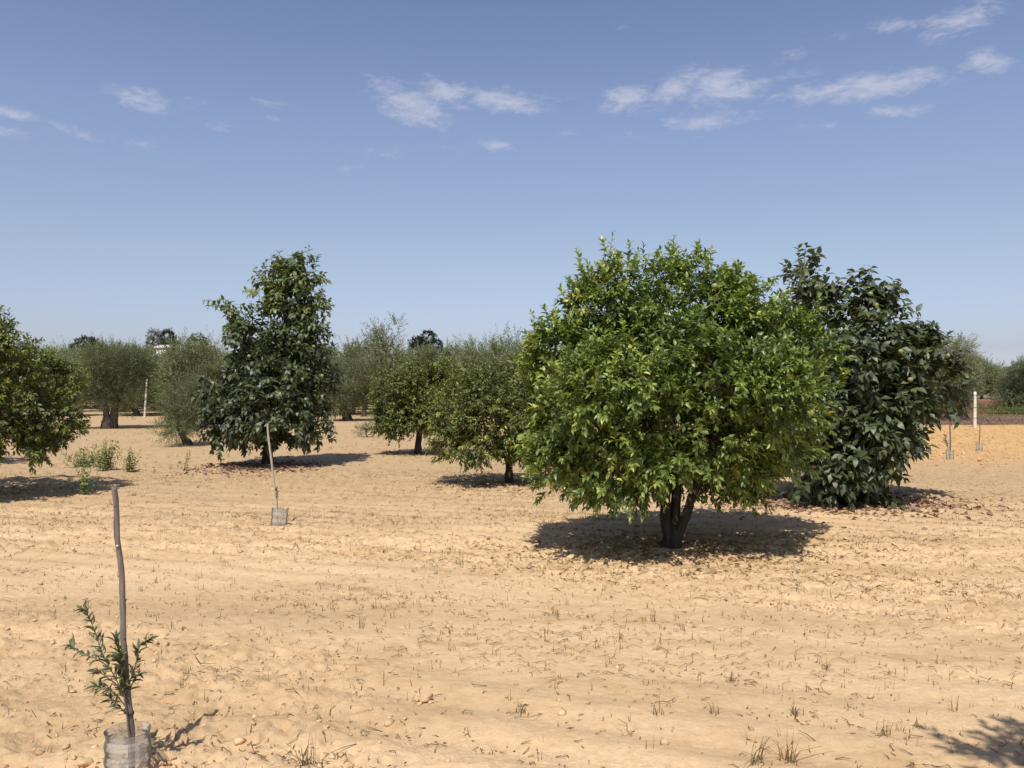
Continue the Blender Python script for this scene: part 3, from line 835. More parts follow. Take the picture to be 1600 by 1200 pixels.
def olive_mesh(seed, w, h, n, trunk_h=.4, tr=.11, ll=.15, lw=.030, wisp=.3, low=.35, k=11, stems=1, gap=.26, tone0=.5, shoot=(.25, .6)):
    """meshes of one olive tree (trunk, crown): w wide, h high"""
    R = np.random.default_rng(seed)
    t = MB(); starts = []
    for q in range(stems):
        a = R.uniform(0, 6.28); o = (0.0 if stems == 1 else .18)
        P = spline([(math.cos(a) * o, math.sin(a) * o, -.06), (math.cos(a) * o * 1.1, math.sin(a) * o * 1.1, trunk_h * .5), (math.cos(a) * (o + .1), math.sin(a) * (o + .1), trunk_h),
                    (math.cos(a) * w * .16, math.sin(a) * w * .16, trunk_h + .3 * (h - trunk_h))], 12)
        tube(t, P, np.linspace(tr * 1.25, tr * .5, 12), 12, .95, seed + q); starts.append(P[7:])
    lob = [(0, 0, h * .55, w * .40, w * .40, h * .36)]
    for q in range(9):
        a = q * 2.4 + R.uniform(-.4, .4); r = R.uniform(.2, .34) * w; z = R.uniform(low, .82) * h
        lob.append((math.cos(a) * r, math.sin(a) * r, z, w * R.uniform(.13, .22), w * R.uniform(.13, .22), h * R.uniform(.11, .18)))
    skeleton(t, R, starts, lob, 60, .008, 4)
    c = MB()
    B, O = crown_points(R, lob, n, deep=.7, inner=.55, lump=.22, freq=1.8, gap=gap, zmin=h * .1, seed=seed, clump=7, cr=.2, inset=.12)
    m = len(B); T = norm(O * .6 + np.array([0, 0, .55]) + R.normal(size=(m, 3)) * .4)
    tone = tone0 + .35 * (vn3(B * 1.3, 3) - .5) + R.normal(size=m) * .1
    shoots(c, R, B, T, R.uniform(shoot[0], shoot[1], m) * (1 + wisp * R.exponential(.5, m)), k, ll, lw, tone, LEAF4, .75, .08, .12, .15)
    I = inside_points(R, lob, n // 3, .75, h * .12)
    if gap < .34: shoots(c, R, I, norm(R.normal(size=I.shape) + np.array([0, 0, .5])), R.uniform(.25, .5, len(I)), k, ll, lw * 1.4, np.clip(R.normal(tone0, .1, len(I)), 0, 1), LEAF4, .9, .1, .1, .1)
    return t, c


def olive(loc, seed, label, w, h, n, group='olive trees of the grove behind the orchard', name='olive_tree', mat='olive', rz=0.0, **kw):
    x, d = loc
    root = empty(name, (x, d, hz(x, d) - .02), rz); tag(root, label, 'tree', group)
    t, c = olive_mesh(seed, w, h, n, **kw)
    t.build('trunk', M['olive_bark'], root); c.build('crown', M[mat], root)
    return root


LX, LD = lemon_tree()

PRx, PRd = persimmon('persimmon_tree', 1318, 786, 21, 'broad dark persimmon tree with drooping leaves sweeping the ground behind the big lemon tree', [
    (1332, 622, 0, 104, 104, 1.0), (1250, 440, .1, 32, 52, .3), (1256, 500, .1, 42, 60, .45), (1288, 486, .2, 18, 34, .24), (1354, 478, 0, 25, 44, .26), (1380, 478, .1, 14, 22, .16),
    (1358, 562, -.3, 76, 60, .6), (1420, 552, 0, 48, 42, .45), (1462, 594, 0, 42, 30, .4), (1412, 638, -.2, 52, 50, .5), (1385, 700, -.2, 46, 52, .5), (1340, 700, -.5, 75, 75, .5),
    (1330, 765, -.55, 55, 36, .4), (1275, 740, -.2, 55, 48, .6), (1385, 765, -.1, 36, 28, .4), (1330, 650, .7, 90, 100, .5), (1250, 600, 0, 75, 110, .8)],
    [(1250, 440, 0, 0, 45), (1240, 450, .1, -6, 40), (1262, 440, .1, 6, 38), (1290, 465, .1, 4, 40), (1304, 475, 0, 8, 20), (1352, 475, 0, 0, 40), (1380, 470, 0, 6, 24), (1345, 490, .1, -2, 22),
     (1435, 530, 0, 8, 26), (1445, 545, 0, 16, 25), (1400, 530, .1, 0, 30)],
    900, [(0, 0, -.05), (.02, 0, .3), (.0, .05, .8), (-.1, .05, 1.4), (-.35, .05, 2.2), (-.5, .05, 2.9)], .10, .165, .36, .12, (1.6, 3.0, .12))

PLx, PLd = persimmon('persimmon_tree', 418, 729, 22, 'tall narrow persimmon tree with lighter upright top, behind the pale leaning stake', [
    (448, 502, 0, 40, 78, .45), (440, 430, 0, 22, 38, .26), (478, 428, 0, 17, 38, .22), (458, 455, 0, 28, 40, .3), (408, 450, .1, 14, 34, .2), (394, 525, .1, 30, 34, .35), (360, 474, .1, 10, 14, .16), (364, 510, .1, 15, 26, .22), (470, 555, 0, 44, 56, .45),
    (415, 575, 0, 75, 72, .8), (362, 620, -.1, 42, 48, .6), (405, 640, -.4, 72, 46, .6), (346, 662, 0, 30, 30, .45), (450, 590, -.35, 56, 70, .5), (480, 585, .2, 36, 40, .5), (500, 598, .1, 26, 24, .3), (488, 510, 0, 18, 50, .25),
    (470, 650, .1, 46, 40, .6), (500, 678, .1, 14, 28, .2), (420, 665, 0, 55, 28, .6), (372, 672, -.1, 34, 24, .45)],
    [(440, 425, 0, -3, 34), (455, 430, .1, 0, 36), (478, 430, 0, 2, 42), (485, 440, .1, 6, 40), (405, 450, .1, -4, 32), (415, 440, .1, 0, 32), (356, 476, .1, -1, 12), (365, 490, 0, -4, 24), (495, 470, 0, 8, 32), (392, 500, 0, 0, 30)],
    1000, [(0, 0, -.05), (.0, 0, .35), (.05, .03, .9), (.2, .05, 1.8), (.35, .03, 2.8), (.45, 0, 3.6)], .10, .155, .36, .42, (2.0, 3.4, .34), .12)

d = gpos(652, 711)[1]
citrus(gpos(652, 711), 31, 'round orange tree on a bare leaning trunk, left of the other small orange tree', lob_from_px(652, 711, d, [
    (655, 612, 0, 66, 46, .9), (612, 620, 0, 36, 48, .6), (608, 660, -.2, 30, 26, .4), (700, 600, 0, 44, 40, .6), (640, 585, -.2, 42, 30, .6), (690, 645, -.2, 45, 35, .6), (655, 650, -.3, 40, 30, .5)]),
    1500, [(0, 0, -.05), (.03, 0, .3), (.06, .02, .62), (.0, .03, .95), (-.1, .02, 1.2)], .075, .09, .5, .10, zmin=.42, gap=.22)
d = gpos(797, 757)[1]
citrus(gpos(797, 757), 32, 'low orange tree with a short forked trunk, just left of the big lemon tree', lob_from_px(797, 757, d, [
    (775, 640, 0, 84, 58, .9), (715, 640, 0, 46, 50, .6), (705, 690, -.2, 36, 28, .4), (740, 695, -.35, 45, 32, .5), (830, 680, -.1, 50, 45, .6), (775, 605, -.1, 60, 34, .6), (775, 660, -.5, 70, 55, .4), (860, 640, .2, 50, 50, .6)]),
    1700, [(0, 0, -.05), (-.01, 0, .2), (-.03, 0, .42), (-.16, .02, .62), (-.25, .03, .9)], .075, .082, .46, .11, zmin=.40, gap=.24)

lobL = [(0, 0, 1.45, 1.4, 1.5, .8), (.9, -.2, 1.3, .75, .8, .65), (.5, -.6, 1.9, .85, .7, .62), (1.0, .2, 1.6, .65, .6, .5), (1.25, -.1, 1.1, .48, .5, .42), (.6, -.9, 1.1, .7, .5, .5), (.85, -.5, .85, .5, .5, .32),
        (-.6, 0, 1.5, 1.0, 1.1, .8), (.55, -.3, 2.3, .3, .3, .3), (0.1, -.9, 1.3, .7, .5, .7), (1.1, -.3, .75, .4, .35, .22)]
citrus((-8.0, 12.2), 33, 'round orange tree cut off by the left edge, foliage almost to the ground', lobL, 2300,
       [(0, 0, -.05), (0, 0, .3), (.05, 0, .7), (.1, 0, 1.1)], .1, .088, .46, .07, zmin=.55, k=11, gap=.26,
       ups=[(.85, -.3, 2.35, -.02, 0, .36), (.55, -.3, 2.45, 0, 0, .45), (1.0, -.2, 2.0, .05, 0, .35), (.3, -.3, 2.4, 0, 0, .4), (1.15, -.2, 1.8, .08, 0, .3), (.7, -.4, 2.4, .05, 0, .3)])
LOBR = [(0, 0, 1.4, 1.2, 1.2, .7), (.7, .2, 1.4, .7, .7, .6), (-.7, .2, 1.4, .7, .7, .6), (0, -.7, 1.3, .7, .6, .6), (0, .7, 1.3, .7, .6, .6), (0, 0, 1.9, .8, .8, .45)]
TR = [(0, 0, -.05), (0, 0, .3), (.05, 0, .7), (.1, 0, 1.1)]
citrus((-11.6, 16.6), 34, 'orange tree mostly hidden behind the one at the left edge', LOBR, 900, TR, .1, .1, .38, .06, zmin=.3, k=9, tmpl=LEAF4)
citrus((10.3, 13.6), 35, 'orange tree standing beyond the right edge, its shadow tip reaching into view', LOBR, 900, TR, .1, .1, .38, .06, zmin=.3, k=9, tmpl=LEAF4)
citrus((6.75, 7.5), 36, 'orange tree beyond the right edge between the lemon tree and the camera', LOBR, 900, TR, .1, .1, .38, .06, zmin=.3, k=9, tmpl=LEAF4)
LOBN = [(0, 0, 3.0, .9, .9, .6), (-.55, .2, 3.0, .55, .5, .4), (.7, 0, 2.9, .7, .7, .5), (0, .5, 3.1, .6, .5, .4), (0, -.6, 3.0, .7, .6, .5), (-.4, .3, 3.4, .45, .45, .35)]
citrus((2.45, 1.24), 37, 'tree outside the picture throwing the leafy shadow in the lower right corner', LOBN, 300,
       [(0, 0, -.05), (0, 0, .5), (.05, 0, 1.3), (.1, 0, 2.5)], .1, .1, .38, .06, zmin=2.2, k=8, tmpl=LEAF4)

# olives in the middle distance ----------------------------------------------
OG = 'olive trees of the grove behind the orchard'
olive(gpos(170, 669), 41, 'old olive with a thick gnarled trunk on open soil, right of the leftmost orange tree', 3.3, 3.3, 2300, trunk_h=.6, tr=.15, stems=2, low=.27, tone0=.3, ll=.12, lw=.022)
olive(gpos(213, 650), 42, 'dark low-hanging olive tree half hidden behind the old thick-trunked olive', 3.4, 3.4, 2000, trunk_h=.3, tr=.15, tone0=.2, low=.18)
olive(gpos(293, 697), 43, 'low bushy olive with grey-green leaves to the ground, tucked left of the tall persimmon', 1.75, 1.75, 1100, trunk_h=.18, tr=.09, ll=.10, lw=.016, low=.2, tone0=.42, shoot=(.15, .4))
olive(gpos(298, 668), 44, 'wide pale olive crown between the old olive and the tall persimmon', 3.0, 3.4, 1600, trunk_h=.4, tr=.16, tone0=.58, low=.25, wisp=.5)
olive(gpos(542, 657), 45, 'bushy olive with a short dark trunk between the tall persimmon and the orange trees', 3.4, 3.2, 1500, trunk_h=.4, tr=.2, tone0=.42, low=.25)
olive((gpos(600, 655)[0], 40), 46, 'sparse olive tree with tall feathery shoots standing above the grove, left of the far pine', 1.7, 4.9, 330, trunk_h=1.5, tr=.08, low=.4, wisp=.9, gap=.40, tone0=.55, ll=.19, lw=.045)
olive((gpos(548, 655)[0], 43), 47, 'thin wispy olive with two bare-looking sprays over the grove top', 2.6, 4.2, 190, trunk_h=1.5, tr=.07, low=.5, wisp=.9, gap=.46, tone0=.45, ll=.18, lw=.042)
olive((gpos(736, 655)[0], 44), 48, 'pale feathery olive top rising behind the small orange trees', 2.8, 4.0, 800, trunk_h=1.0, tr=.1, low=.35, wisp=.6, gap=.34, tone0=.7, ll=.19, lw=.042)
olive((gpos(792, 655)[0], 46), 49, 'silvery olive with straight upright shoots beside the left flank of the big lemon tree', 2.4, 4.8, 640, trunk_h=1.0, tr=.1, low=.35, wisp=.8, gap=.34, tone0=.62, ll=.19, lw=.042, shoot=(.4, .8))
olive((gpos(1455, 655)[0], 38), 50, 'pale olive tree peeping out past the right flank of the dark broad persimmon', 3.2, 4.0, 1000, tone0=.62)
olive((gpos(1492, 655)[0], 40), 51, 'dark olive thicket at the edge of the ploughed plot, left of the white post', 2.3, 2.2, 1000, trunk_h=.2, low=.15, tone0=.22)
olive((gpos(1507, 655)[0], 50), 52, 'light green olive tree behind the thicket left of the white post', 2.3, 3.4, 900, tone0=.55, wisp=.5)
olive((gpos(1531, 655)[0], 55), 53, 'narrow grey-green tree rising right behind the white concrete post', 1.5, 3.7, 700, tone0=.34, wisp=.3)
olive((gpos(1562, 655)[0], 80), 54, 'dark rounded tree standing on the reddish field beyond the post', 3.6, 2.9, 900, tone0=.05, low=.15)
olive((28.6, 46), 55, 'large grey olive tree cut off by the right edge', 4.4, 3.1, 2200, tone0=.42, low=.14, trunk_h=.2)
olive(gpos(574, 683), 56, 'small low olive bush on open soil, left of the orange trees', .55, .42, 90, trunk_h=.08, tr=.02, low=.25, tone0=.2, shoot=(.1, .22), k=8, ll=.09, lw=.014, group='small shrubs', name='olive_shrub')

# rear rows of the grove: copies of five olives
protos = []
for i in range(5):
    t, c = olive_mesh(60 + i, 3.4, 3.3 + .2 * (i % 3), 1150, trunk_h=.3, tr=.12, ll=.21, lw=.05, low=.18, wisp=.5, tone0=.58 + .05 * i, k=9)
    root = empty('olive_tree', (0, 0, 0)); t.build('trunk', M['olive_bark'], root); c.build('crown', M['olive'], root)
    tag(root, 'hazy grey-green olive tree in the crowded rear rows of the grove', 'tree', 'olive trees in the rear rows of the grove')
    protos.append(root)
R = np.random.default_rng(5)
spots = []
for row, (dy, step) in enumerate(((45, 3.0), (50, 3.1), (56, 3.3), (63, 3.6), (71, 4.2), (80, 5.0), (92, 6.0))):
    xx = -dy * .66
    while xx < dy * .36:
        spots.append((xx + R.uniform(-.6, .6), dy + R.uniform(-1.5, 1.5), dy)); xx += step * R.uniform(.85, 1.2)
spots += [(x_, y_, y_) for x_, y_ in ((25.5, 62), (30, 70), (54, 96), (48, 104), (36, 100), (41, 112), (47, 88), (58, 110), (28, 88))]
spots = [(a_, b_, c_, None) for a_, b_, c_ in spots] + [((px - CX) / K * d_, d_, d_, EYE + (HY - top) / K * d_) for px, top, d_ in (
    (118, 531, 60), (190, 519, 62), (214, 520, 66), (247, 543, 72), (275, 534, 70), (335, 532, 75), (160, 528, 72), (510, 554, 58), (615, 556, 52), (700, 556, 56), (757, 548, 54), (1420, 556, 60), (1300, 560, 60), (1440, 560, 66), (1478, 566, 72), (1512, 575, 88), (1548, 588, 100), (1572, 580, 92), (1600, 574, 70), (1640, 575, 75), (1680, 570, 66))]
for i, (x_, y_, dy, hh_) in enumerate(spots):
    o = protos[i] if i < 5 else copy_tree(protos[int(R.integers(0, 5))])
    s = R.uniform(.88, 1.2) * (1.0 + max(0, dy - 48) * .0085)
    if hh_: s = hh_ / 4.0
    o.location = (x_, y_, hz(x_, y_) - .05); o.rotation_euler = (0, 0, R.uniform(0, 6.28)); o.scale = (s * R.uniform(.95, 1.15), s * R.uniform(.95, 1.15), s)


# far trees -------------------------------------------------------------------
def far_tree(name, px, top, d, wpx, label, mat, lobes, n, seed, trunk_top, leaf=.5, tr=.2, fine=.36):
    """lobes are (x, z, r) as fractions of the width and of the height"""
    x = (px - CX) / K * d; H = EYE + (HY - top) / K * d; w = wpx / K * d; R = np.random.default_rng(seed)
    root = empty(name, (x, d, hz(x, d) - .05)); tag(root, label, 'tree', 'tall trees on the skyline')
    t = MB(); P = spline([(0, 0, 0), (.02 * w, 0, H * trunk_top * .5), (0, 0, H * trunk_top), (.05 * w, 0, H * (trunk_top * .5 + .45))], 10)
    tube(t, P, np.linspace(tr, tr * .4, 10), 8, .3, seed)
    lob = [(a * w, R.uniform(-.12, .12) * w, b * H, r * w, r * w * .9, q * H) for a, b, r, q in lobes]
    skeleton(t, R, [P[5:]], lob, 40, .03, 4)
    t.build('trunk', M['olive_bark'], root)
    c = MB(); B, O = crown_points(R, lob, n, deep=.75, inner=.3, lump=.1, freq=.9, gap=.15, seed=seed, clump=8, cr=.4)
    m = len(B); T = norm(O * .8 + np.array([0, 0, .4]) + R.normal(size=(m, 3)) * .4)
    shoots(c, R, B, T, R.uniform(.3, .7, m) * leaf * 1.6, 7, leaf, leaf * fine, .4 + .5 * (vn3(B * .8, 4) - .5), LEAF4, .9, .0, .05, .2)
    c.build('crown', M[mat], root)


far_tree('umbrella_pine', 665, 518, 150, 50, 'dark umbrella pine with a lobed crown, tallest on the skyline at centre', 'pine',
         [(-.25, .83, .22, .085), (.06, .905, .22, .085), (.31, .775, .19, .075), (0, .75, .24, .07), (-.38, .74, .11, .05), (.36, .70, .13, .04)], 1500, 81, .62, .32)
far_tree('umbrella_pine', 570, 542, 140, 42, 'dark dome of a pine just above the grove, beside the feathery olive', 'pine', [(0, .78, .42, .18), (-.2, .74, .28, .14), (.22, .74, .28, .14)], 1000, 82, .5, .34)
far_tree('umbrella_pine', 262, 513, 110, 26, 'dark ragged pine joined to a brown dry tree on the left skyline', 'pine', [(0, .84, .32, .12), (.3, .72, .3, .12), (-.1, .7, .3, .14)], 800, 83, .5, .3)
far_tree('dead_tree', 241, 513, 108, 30, 'brown dry tree on the left skyline, next to a dark pine', 'dead', [(0, .84, .36, .12), (-.12, .7, .34, .16), (.15, .66, .34, .14)], 620, 84, .5, .3, fine=.16)
far_tree('umbrella_pine', 137, 522, 130, 42, 'low dark green dome of a pine on the left skyline above the old olive', 'pine', [(0, .8, .42, .14), (-.3, .72, .3, .12), (.3, .72, .3, .12)], 1000, 85, .5, .34)
far_tree('round_tree', 309, 519, 120, 28, 'small round green tree on the skyline left of the tall persimmon', 'orange', [(0, .82, .44, .15), (0, .66, .45, .16)], 700, 86, .5, .3)

# woodland that closes the plain
mb = MB(); R = np.random.default_rng(9)
n = 5200
a = R.uniform(-.72, .78, n); dd = R.uniform(150, 330, n)
x = np.sin(a) * dd; y = np.cos(a) * dd
hh = (2.6 + 3.6 * fbm(a * 40, dd * .03, 3, 4)) * (dd / 200)
B = np.stack([x, y, hh * R.uniform(0, 1, n) ** .45], 1)
T = norm(R.normal(size=(n, 3)) * .6 + np.array([0, -.3, .6]))
shoots(mb, R, B, T, R.uniform(.8, 1.9, n), 6, 1.25, .55, .35 + .5 * (vn3(B * .12, 2) - .5), LEAF4, .9, 0, .05, .15)
n = 3600
dd = R.uniform(92, 155, n); x = R.uniform(-.75, .85, n) * dd; y = dd; ok = (x > .2 * dd) | (x < -.55 * dd) | (dd > 118); x, y, dd = x[ok], y[ok], dd[ok]; n = len(x)
B = np.stack([x, y, (1.0 + 1.6 * fbm(x * .08, y * .08, 6, 3)) * R.uniform(0, 1, n) ** .6], 1)
shoots(mb, R, B, norm(R.normal(size=(n, 3)) * .6 + np.array([0, -.3, .6])), R.uniform(.5, 1.2, n), 6, .8, .34, .4 + .5 * (vn3(B * .2, 2) - .5), LEAF4, .9, 0, .05, .15)
tag(mb.build('far_woodland', M['olive']), 'low belt of hazy green woodland closing the plain', 'woodland', kind='stuff')

# dry scrub strip and weeds at the far right edge of the plot
mb = MB(); R = np.random.default_rng(12); n = 3600
y = R.uniform(32.6, 41, n); x = R.uniform(9, 34, n)
B = np.stack([x, y, height(x, y)], 1)
shoots(mb, R, B, norm(R.normal(size=(n, 3)) * .7 + np.array([0, 0, .7])), R.uniform(.12, .3, n) * (.5 + fbm(x * .6, y * .6, 14, 2)), 7, .10, .028, np.clip(.5 + 1.2 * (fbm(x * .5, y * .8, 15, 3) - .5), 0, 1), LEAF4, .9, .05, .1, .2)
tag(mb.build('dry_scrub', M['drygrey']), 'grey-brown strip of dry scrub along the far edge of the ploughed plot', 'dry scrub', kind='stuff')
mb = MB(); n = 900
y = R.uniform(41, 47, n); x = R.uniform(22, 36, n); B = np.stack([x, y, R.uniform(0, .35, n)], 1)
shoots(mb, R, B, norm(R.normal(size=(n, 3)) * .5 + np.array([0, 0, 1.0])), R.uniform(.15, .4, n), 7, .14, .06, np.full(n, .35), LEAF4, .9, .1)
tag(mb.build('green_weeds', M['weed']), 'patch of low green weeds before the reddish field', 'weeds', kind='stuff')


# ------------------------------------------------------------------ small plants
def weed(px, py, h, w, seed, label, n=26, k=12, ll=.085):
    x, d = gpos(px, py); R = np.random.default_rng(seed)
    root = empty('weed_plant', (x, d, hz(x, d) - .01)); tag(root, label, 'weed', 'leafy weeds by the left orange tree')
    st = MB(); c = MB()
    B = np.stack([R.normal(size=n) * w * .16, R.normal(size=n) * w * .16, np.zeros(n)], 1)
    T = np.stack([R.normal(size=n) * w * .5 / h, R.normal(size=n) * w * .5 / h, np.ones(n)], 1)
    L = h * R.uniform(.55, 1.05, n)
    shoots(c, R, B, T, L, k, ll, ll * .36, np.clip(R.normal(.5, .15, n), 0, 1), LEAF8, 1.0, .1, .05, .18, st, grad=.3)
    st.build('stem', M['weed'], root); c.build('foliage', M['weed'], root)


weed(131, 728, .50, .75, 201, 'wide leafy weed clump in the shade beside the orange tree at the left edge', 34)
weed(165, 735, .62, .42, 202, 'tallest bushy green weed, right of the wide clump', 34)
weed(203, 737, .46, .2, 203, 'slim upright weed standing alone right of the bushy one', 14)
weed(132, 773, .50, .2, 204, 'pale spindly weed growing out of the orange tree shadow at left', 9, 12)
weed(288, 735, .42, .12, 205, 'single-stemmed weed with paired leaves left of the tall persimmon', 3, 16, .075)


# ------------------------------------------------------------------ stakes, guards, saplings
def stake(px, py, pts, r, mat, label, seed, name='support_stake'):
    """pts: (px, py) down the stick from the top, all at the depth of its foot"""
    x, d = gpos(px, py); s = d / K
    o_ = empty(name, (x, d, hz(x, d))); tag(o_, label, 'stake', 'stakes marking the young olive saplings')
    P = np.array([((a - px) * s, 0, (py - b) * s) for a, b in pts[::-1]]); P[0, 2] = -.08
    n = max(12, len(pts) * 5); P = spline(P, n)
    R = np.random.default_rng(seed)
    P[:, 1] += .012 * (vn2(np.arange(n) * .2, np.zeros(n), seed) - .5)
    rad = r * (1.05 - .22 * np.linspace(0, 1, n)) * (1 + .16 * (vn2(np.arange(n) * .8, np.ones(n), seed) - .5))
    m = MB(); tube(m, P, rad, 10, .25, seed)
    for k in range(6):
        i = int(R.integers(n // 4, n - 2)); a = R.uniform(0, 6.28)
        q = P[i] + np.array([math.cos(a), math.sin(a), 0]) * rad[i] * .8
        tube(m, [q, q + np.array([math.cos(a), math.sin(a), .6]) * r * .5], [r * .45, r * .2], 5)
    m.build('stick', mat, o_)
    return o_, P


def guard(px, py, r, h, label, n_rib, tilt=(0, 0), hole=.0):
    x, d = gpos(px, py); m = MB()
    z = np.linspace(-.03, h, 64); t = (z - z[0]) / (z[-1] - z[0])
    rr = r * (1 + .035 * np.cos(t * n_rib * 2 * np.pi) ** 3 - .03 * sstep(.82, .9, t) + .02 * sstep(.9, 1, t))
    S = 40; th = np.linspace(0, 2 * np.pi, S, endpoint=False)
    ob = 1 + .015 * np.cos(2 * th + 1)
    dent = 1 + .022 * (fbm(np.cos(th)[None] * 1.5 + 5 + 0 * t[:, None], np.sin(th)[None] * 1.5 + t[:, None] * 3, int(px)) - .5)
    topcut = .012 * (fbm(np.cos(th) * 1.5 + 3, np.sin(th) * 1.5, 8) - .5)
    V = []
    for k, f in ((0, 1.0), (1, .988)):
        X = rr[:, None] * f * np.cos(th)[None] * ob * dent; Y = rr[:, None] * f * np.sin(th)[None] * ob * dent
        Z = z[:, None] + topcut[None] * t[:, None] ** 6
        V.append(np.stack([X, Y, np.broadcast_to(Z, X.shape)], -1).reshape(-1, 3))
    n = len(z); i = np.arange(n - 1)[:, None] * S; j = np.arange(S)[None]; j2 = (j + 1) % S
    q = np.stack([i + j, i + j2, i + S + j2, i + S + j], -1).reshape(-1, 4); N_ = n * S
    e = np.stack([(n - 1) * S + j[0], (n - 1) * S + j2[0], N_ + (n - 1) * S + j2[0], N_ + (n - 1) * S + j[0]], -1)
    m.add(np.concatenate(V), None, np.concatenate([q, q[:, ::-1] + N_, e]))
    o = m.build('bottle_guard', M['plastic']); o.location = (x, d, hz(x, d)); o.rotation_euler = (tilt[0], tilt[1], .4)
    return tag(o, label, 'bottle guard', 'cut plastic bottles round the saplings')


def sapling(px, py, stems, label, seed, ll=.05, lw=.011, k=16, r=.004, dy=-.02, dens=1.0):
    """stems: list of [(px, py, dy)...] from the foot up; every one but the first bears leaves"""
    x, d = gpos(px, py); s = d / K; R = np.random.default_rng(seed)
    root = empty('olive_sapling', (x, d, hz(x, d))); tag(root, label, 'sapling', 'young olive saplings')
    st = MB(); c = MB()
    for q, pts in enumerate(stems):
        P = spline([((a - px) * s, dy + e, (py - b) * s) for a, b, e in pts], 18)
        tube(st, P, np.linspace(r if q == 0 else r * .6, r * .35, 18), 6, .2, seed + q)
        T = norm(np.gradient(P, axis=0)); lo = 10 if q == 0 else 3
        Ls = np.linalg.norm(np.diff(P, axis=0), axis=1).sum()
        nl = int((Ls / .012) * dens)
        for u in np.linspace(lo / 18, .999, nl):
            i = min(int(u * 17), 16); p = P[i] + (P[i + 1] - P[i]) * (u * 17 - i)
            for sg in (-1, 1):
                rad = norm(np.cross(T[i], R.normal(size=3)))
                Dv = T[i] * R.uniform(.3, 1.0) + rad * R.uniform(.4, 1.0) + np.array([0, 0, R.uniform(-.15, .3)])
                l = ll * R.uniform(.6, 1.15)
                leaves(c, p[None], Dv[None], (np.array([0, 0, 1.0]) + R.normal(size=3) * .6)[None], np.array([l]), np.array([lw * R.uniform(.8, 1.2)]),
                       np.array([np.clip(R.normal(.25, .22), 0, 1)]), LEAF8)
    st.build('stem', M['stick'], root); c.build('foliage', M['olive'], root)
    return root


# nearest stake (foot just above the lower edge of the picture)
BX, BY = 204, 1213
root, P = stake(BX, BY, [(179, 758), (182, 800), (185, 850), (190, 905), (193, 965), (194, 1010), (197, 1060), (203, 1105), (206, 1150), (206, 1213)], .0135, M['stick'],
                'nearest grey wooden stake, tall and slightly bowed, with a sapling tied to its foot', 301)
m = MB(); i = int(len(P) * .80); s = gpos(BX, BY)[1] / K
q = np.array([(186 - BX) * s, -.013, (BY - 849) * s])
tube(m, [q, q + np.array([0, -.006, .001])], [.0042, .0036], 8); m.build('nail', M['metal'], root)
m = MB()
for zz in (1072, 1112):
    m = MB(); th = np.linspace(0, 2 * np.pi, 18); c0 = np.array([((198 if zz < 1100 else 203) - BX) * s, 0, (BY - zz) * s])
    tube(m, c0 + np.stack([np.cos(th) * .0165, np.sin(th) * .019 - .004, .01 * np.sin(th * .5)], 1), .0028, 6, cap=False)
    m.build('tie', M['tie'], root)
sapling(BX, BY, [[(210, 1213, -.0), (208, 1160, -.01), (204, 1110, -.012), (199, 1075, -.012), (196, 1040, -.015), (193, 1018, -.02)],
                 [(199, 1085, 0), (190, 1050, -.03), (176, 1020, -.04), (166, 995, -.04), (155, 970, -.03), (146, 950, -.03), (142, 944, -.03)],
                 [(180, 1030, -.04), (165, 1016, -.06), (148, 1012, -.05), (128, 1002, -.04), (121, 998, -.03)],
                 [(200, 1075, 0), (206, 1050, .03), (212, 1025, .04), (217, 1008, .03), (230, 997, .02)],
                 [(202, 1100, 0), (190, 1072, -.04), (178, 1062, -.06), (164, 1058, -.06)],
                 [(203, 1112, 0), (196, 1094, -.03), (185, 1085, -.03), (180, 1078, -.03)],
                 [(198, 1070, 0), (188, 1040, .03), (182, 1015, .04), (175, 1000, .04)],
                 [(200, 1085, 0), (206, 1065, .03), (211, 1056, .03), (216, 1050, .03)],
                 [(192, 1060, -.03), (180, 1045, -.05), (168, 1035, -.06)]],
        'young olive sapling with narrow grey-green leaves, tied to the nearest stake', 311, .048, .0112, dens=.95)
guard(200, BY + 2, .086, .205, 'large cut clear plastic bottle round the foot of the nearest stake', 4)

bx, by = 436, 822
stake(bx, by, [(418, 664), (420, 690), (424, 720), (427, 750), (431, 785), (435, 822)], .0125, M['pale_stick'], 'pale bare stake leaning left in front of the tall persimmon', 302)
guard(bx, by, .088, .19, 'cut clear plastic bottle round the pale leaning stake', 3, (0, .06))
sapling(bx, by, [[(437, 822, -.02), (436, 795, -.03), (435, 775, -.03), (434, 765, -.03)]], 'leafless-looking twig of a sapling inside the bottle of the pale leaning stake', 312, .03, .009, dens=.8)

bx, by = 1484, 719
stake(bx, by, [(1486, 648), (1484, 662), (1485, 690), (1484, 719)], .014, M['stick'], 'thin stake with a faint sapling on the orange ploughed plot, left of two', 303)
guard(bx, by, .075, .19, 'greyish cut bottle round the left stake on the orange plot', 3)
sapling(bx, by, [[(1483, 719, 0), (1481, 706, 0), (1478, 695, 0), (1476, 682, 0)], [(1481, 704, 0), (1477, 696, -.05), (1472, 690, -.05)]], 'faint thin-leaved sapling beside the left stake on the orange plot', 313, .07, .014, dens=.5)
bx, by = 1530, 705
stake(bx, by, [(1531, 657), (1531, 675), (1530, 690), (1530, 705)], .012, M['stick'], 'shorter thin stake on the orange ploughed plot, nearest to the white post', 304)
guard(bx, by, .07, .2, 'bright cut bottle round the shorter stake on the orange plot', 2)
bx, by = 520, 676
stake(bx, by, [(519, 640), (520, 655), (520, 676)], .016, M['pale_stick'], 'far pale stake with a bottle, just right of the tall persimmon', 305)
guard(bx, by, .09, .22, 'tiny far bottle guard just right of the tall persimmon skirt', 3)


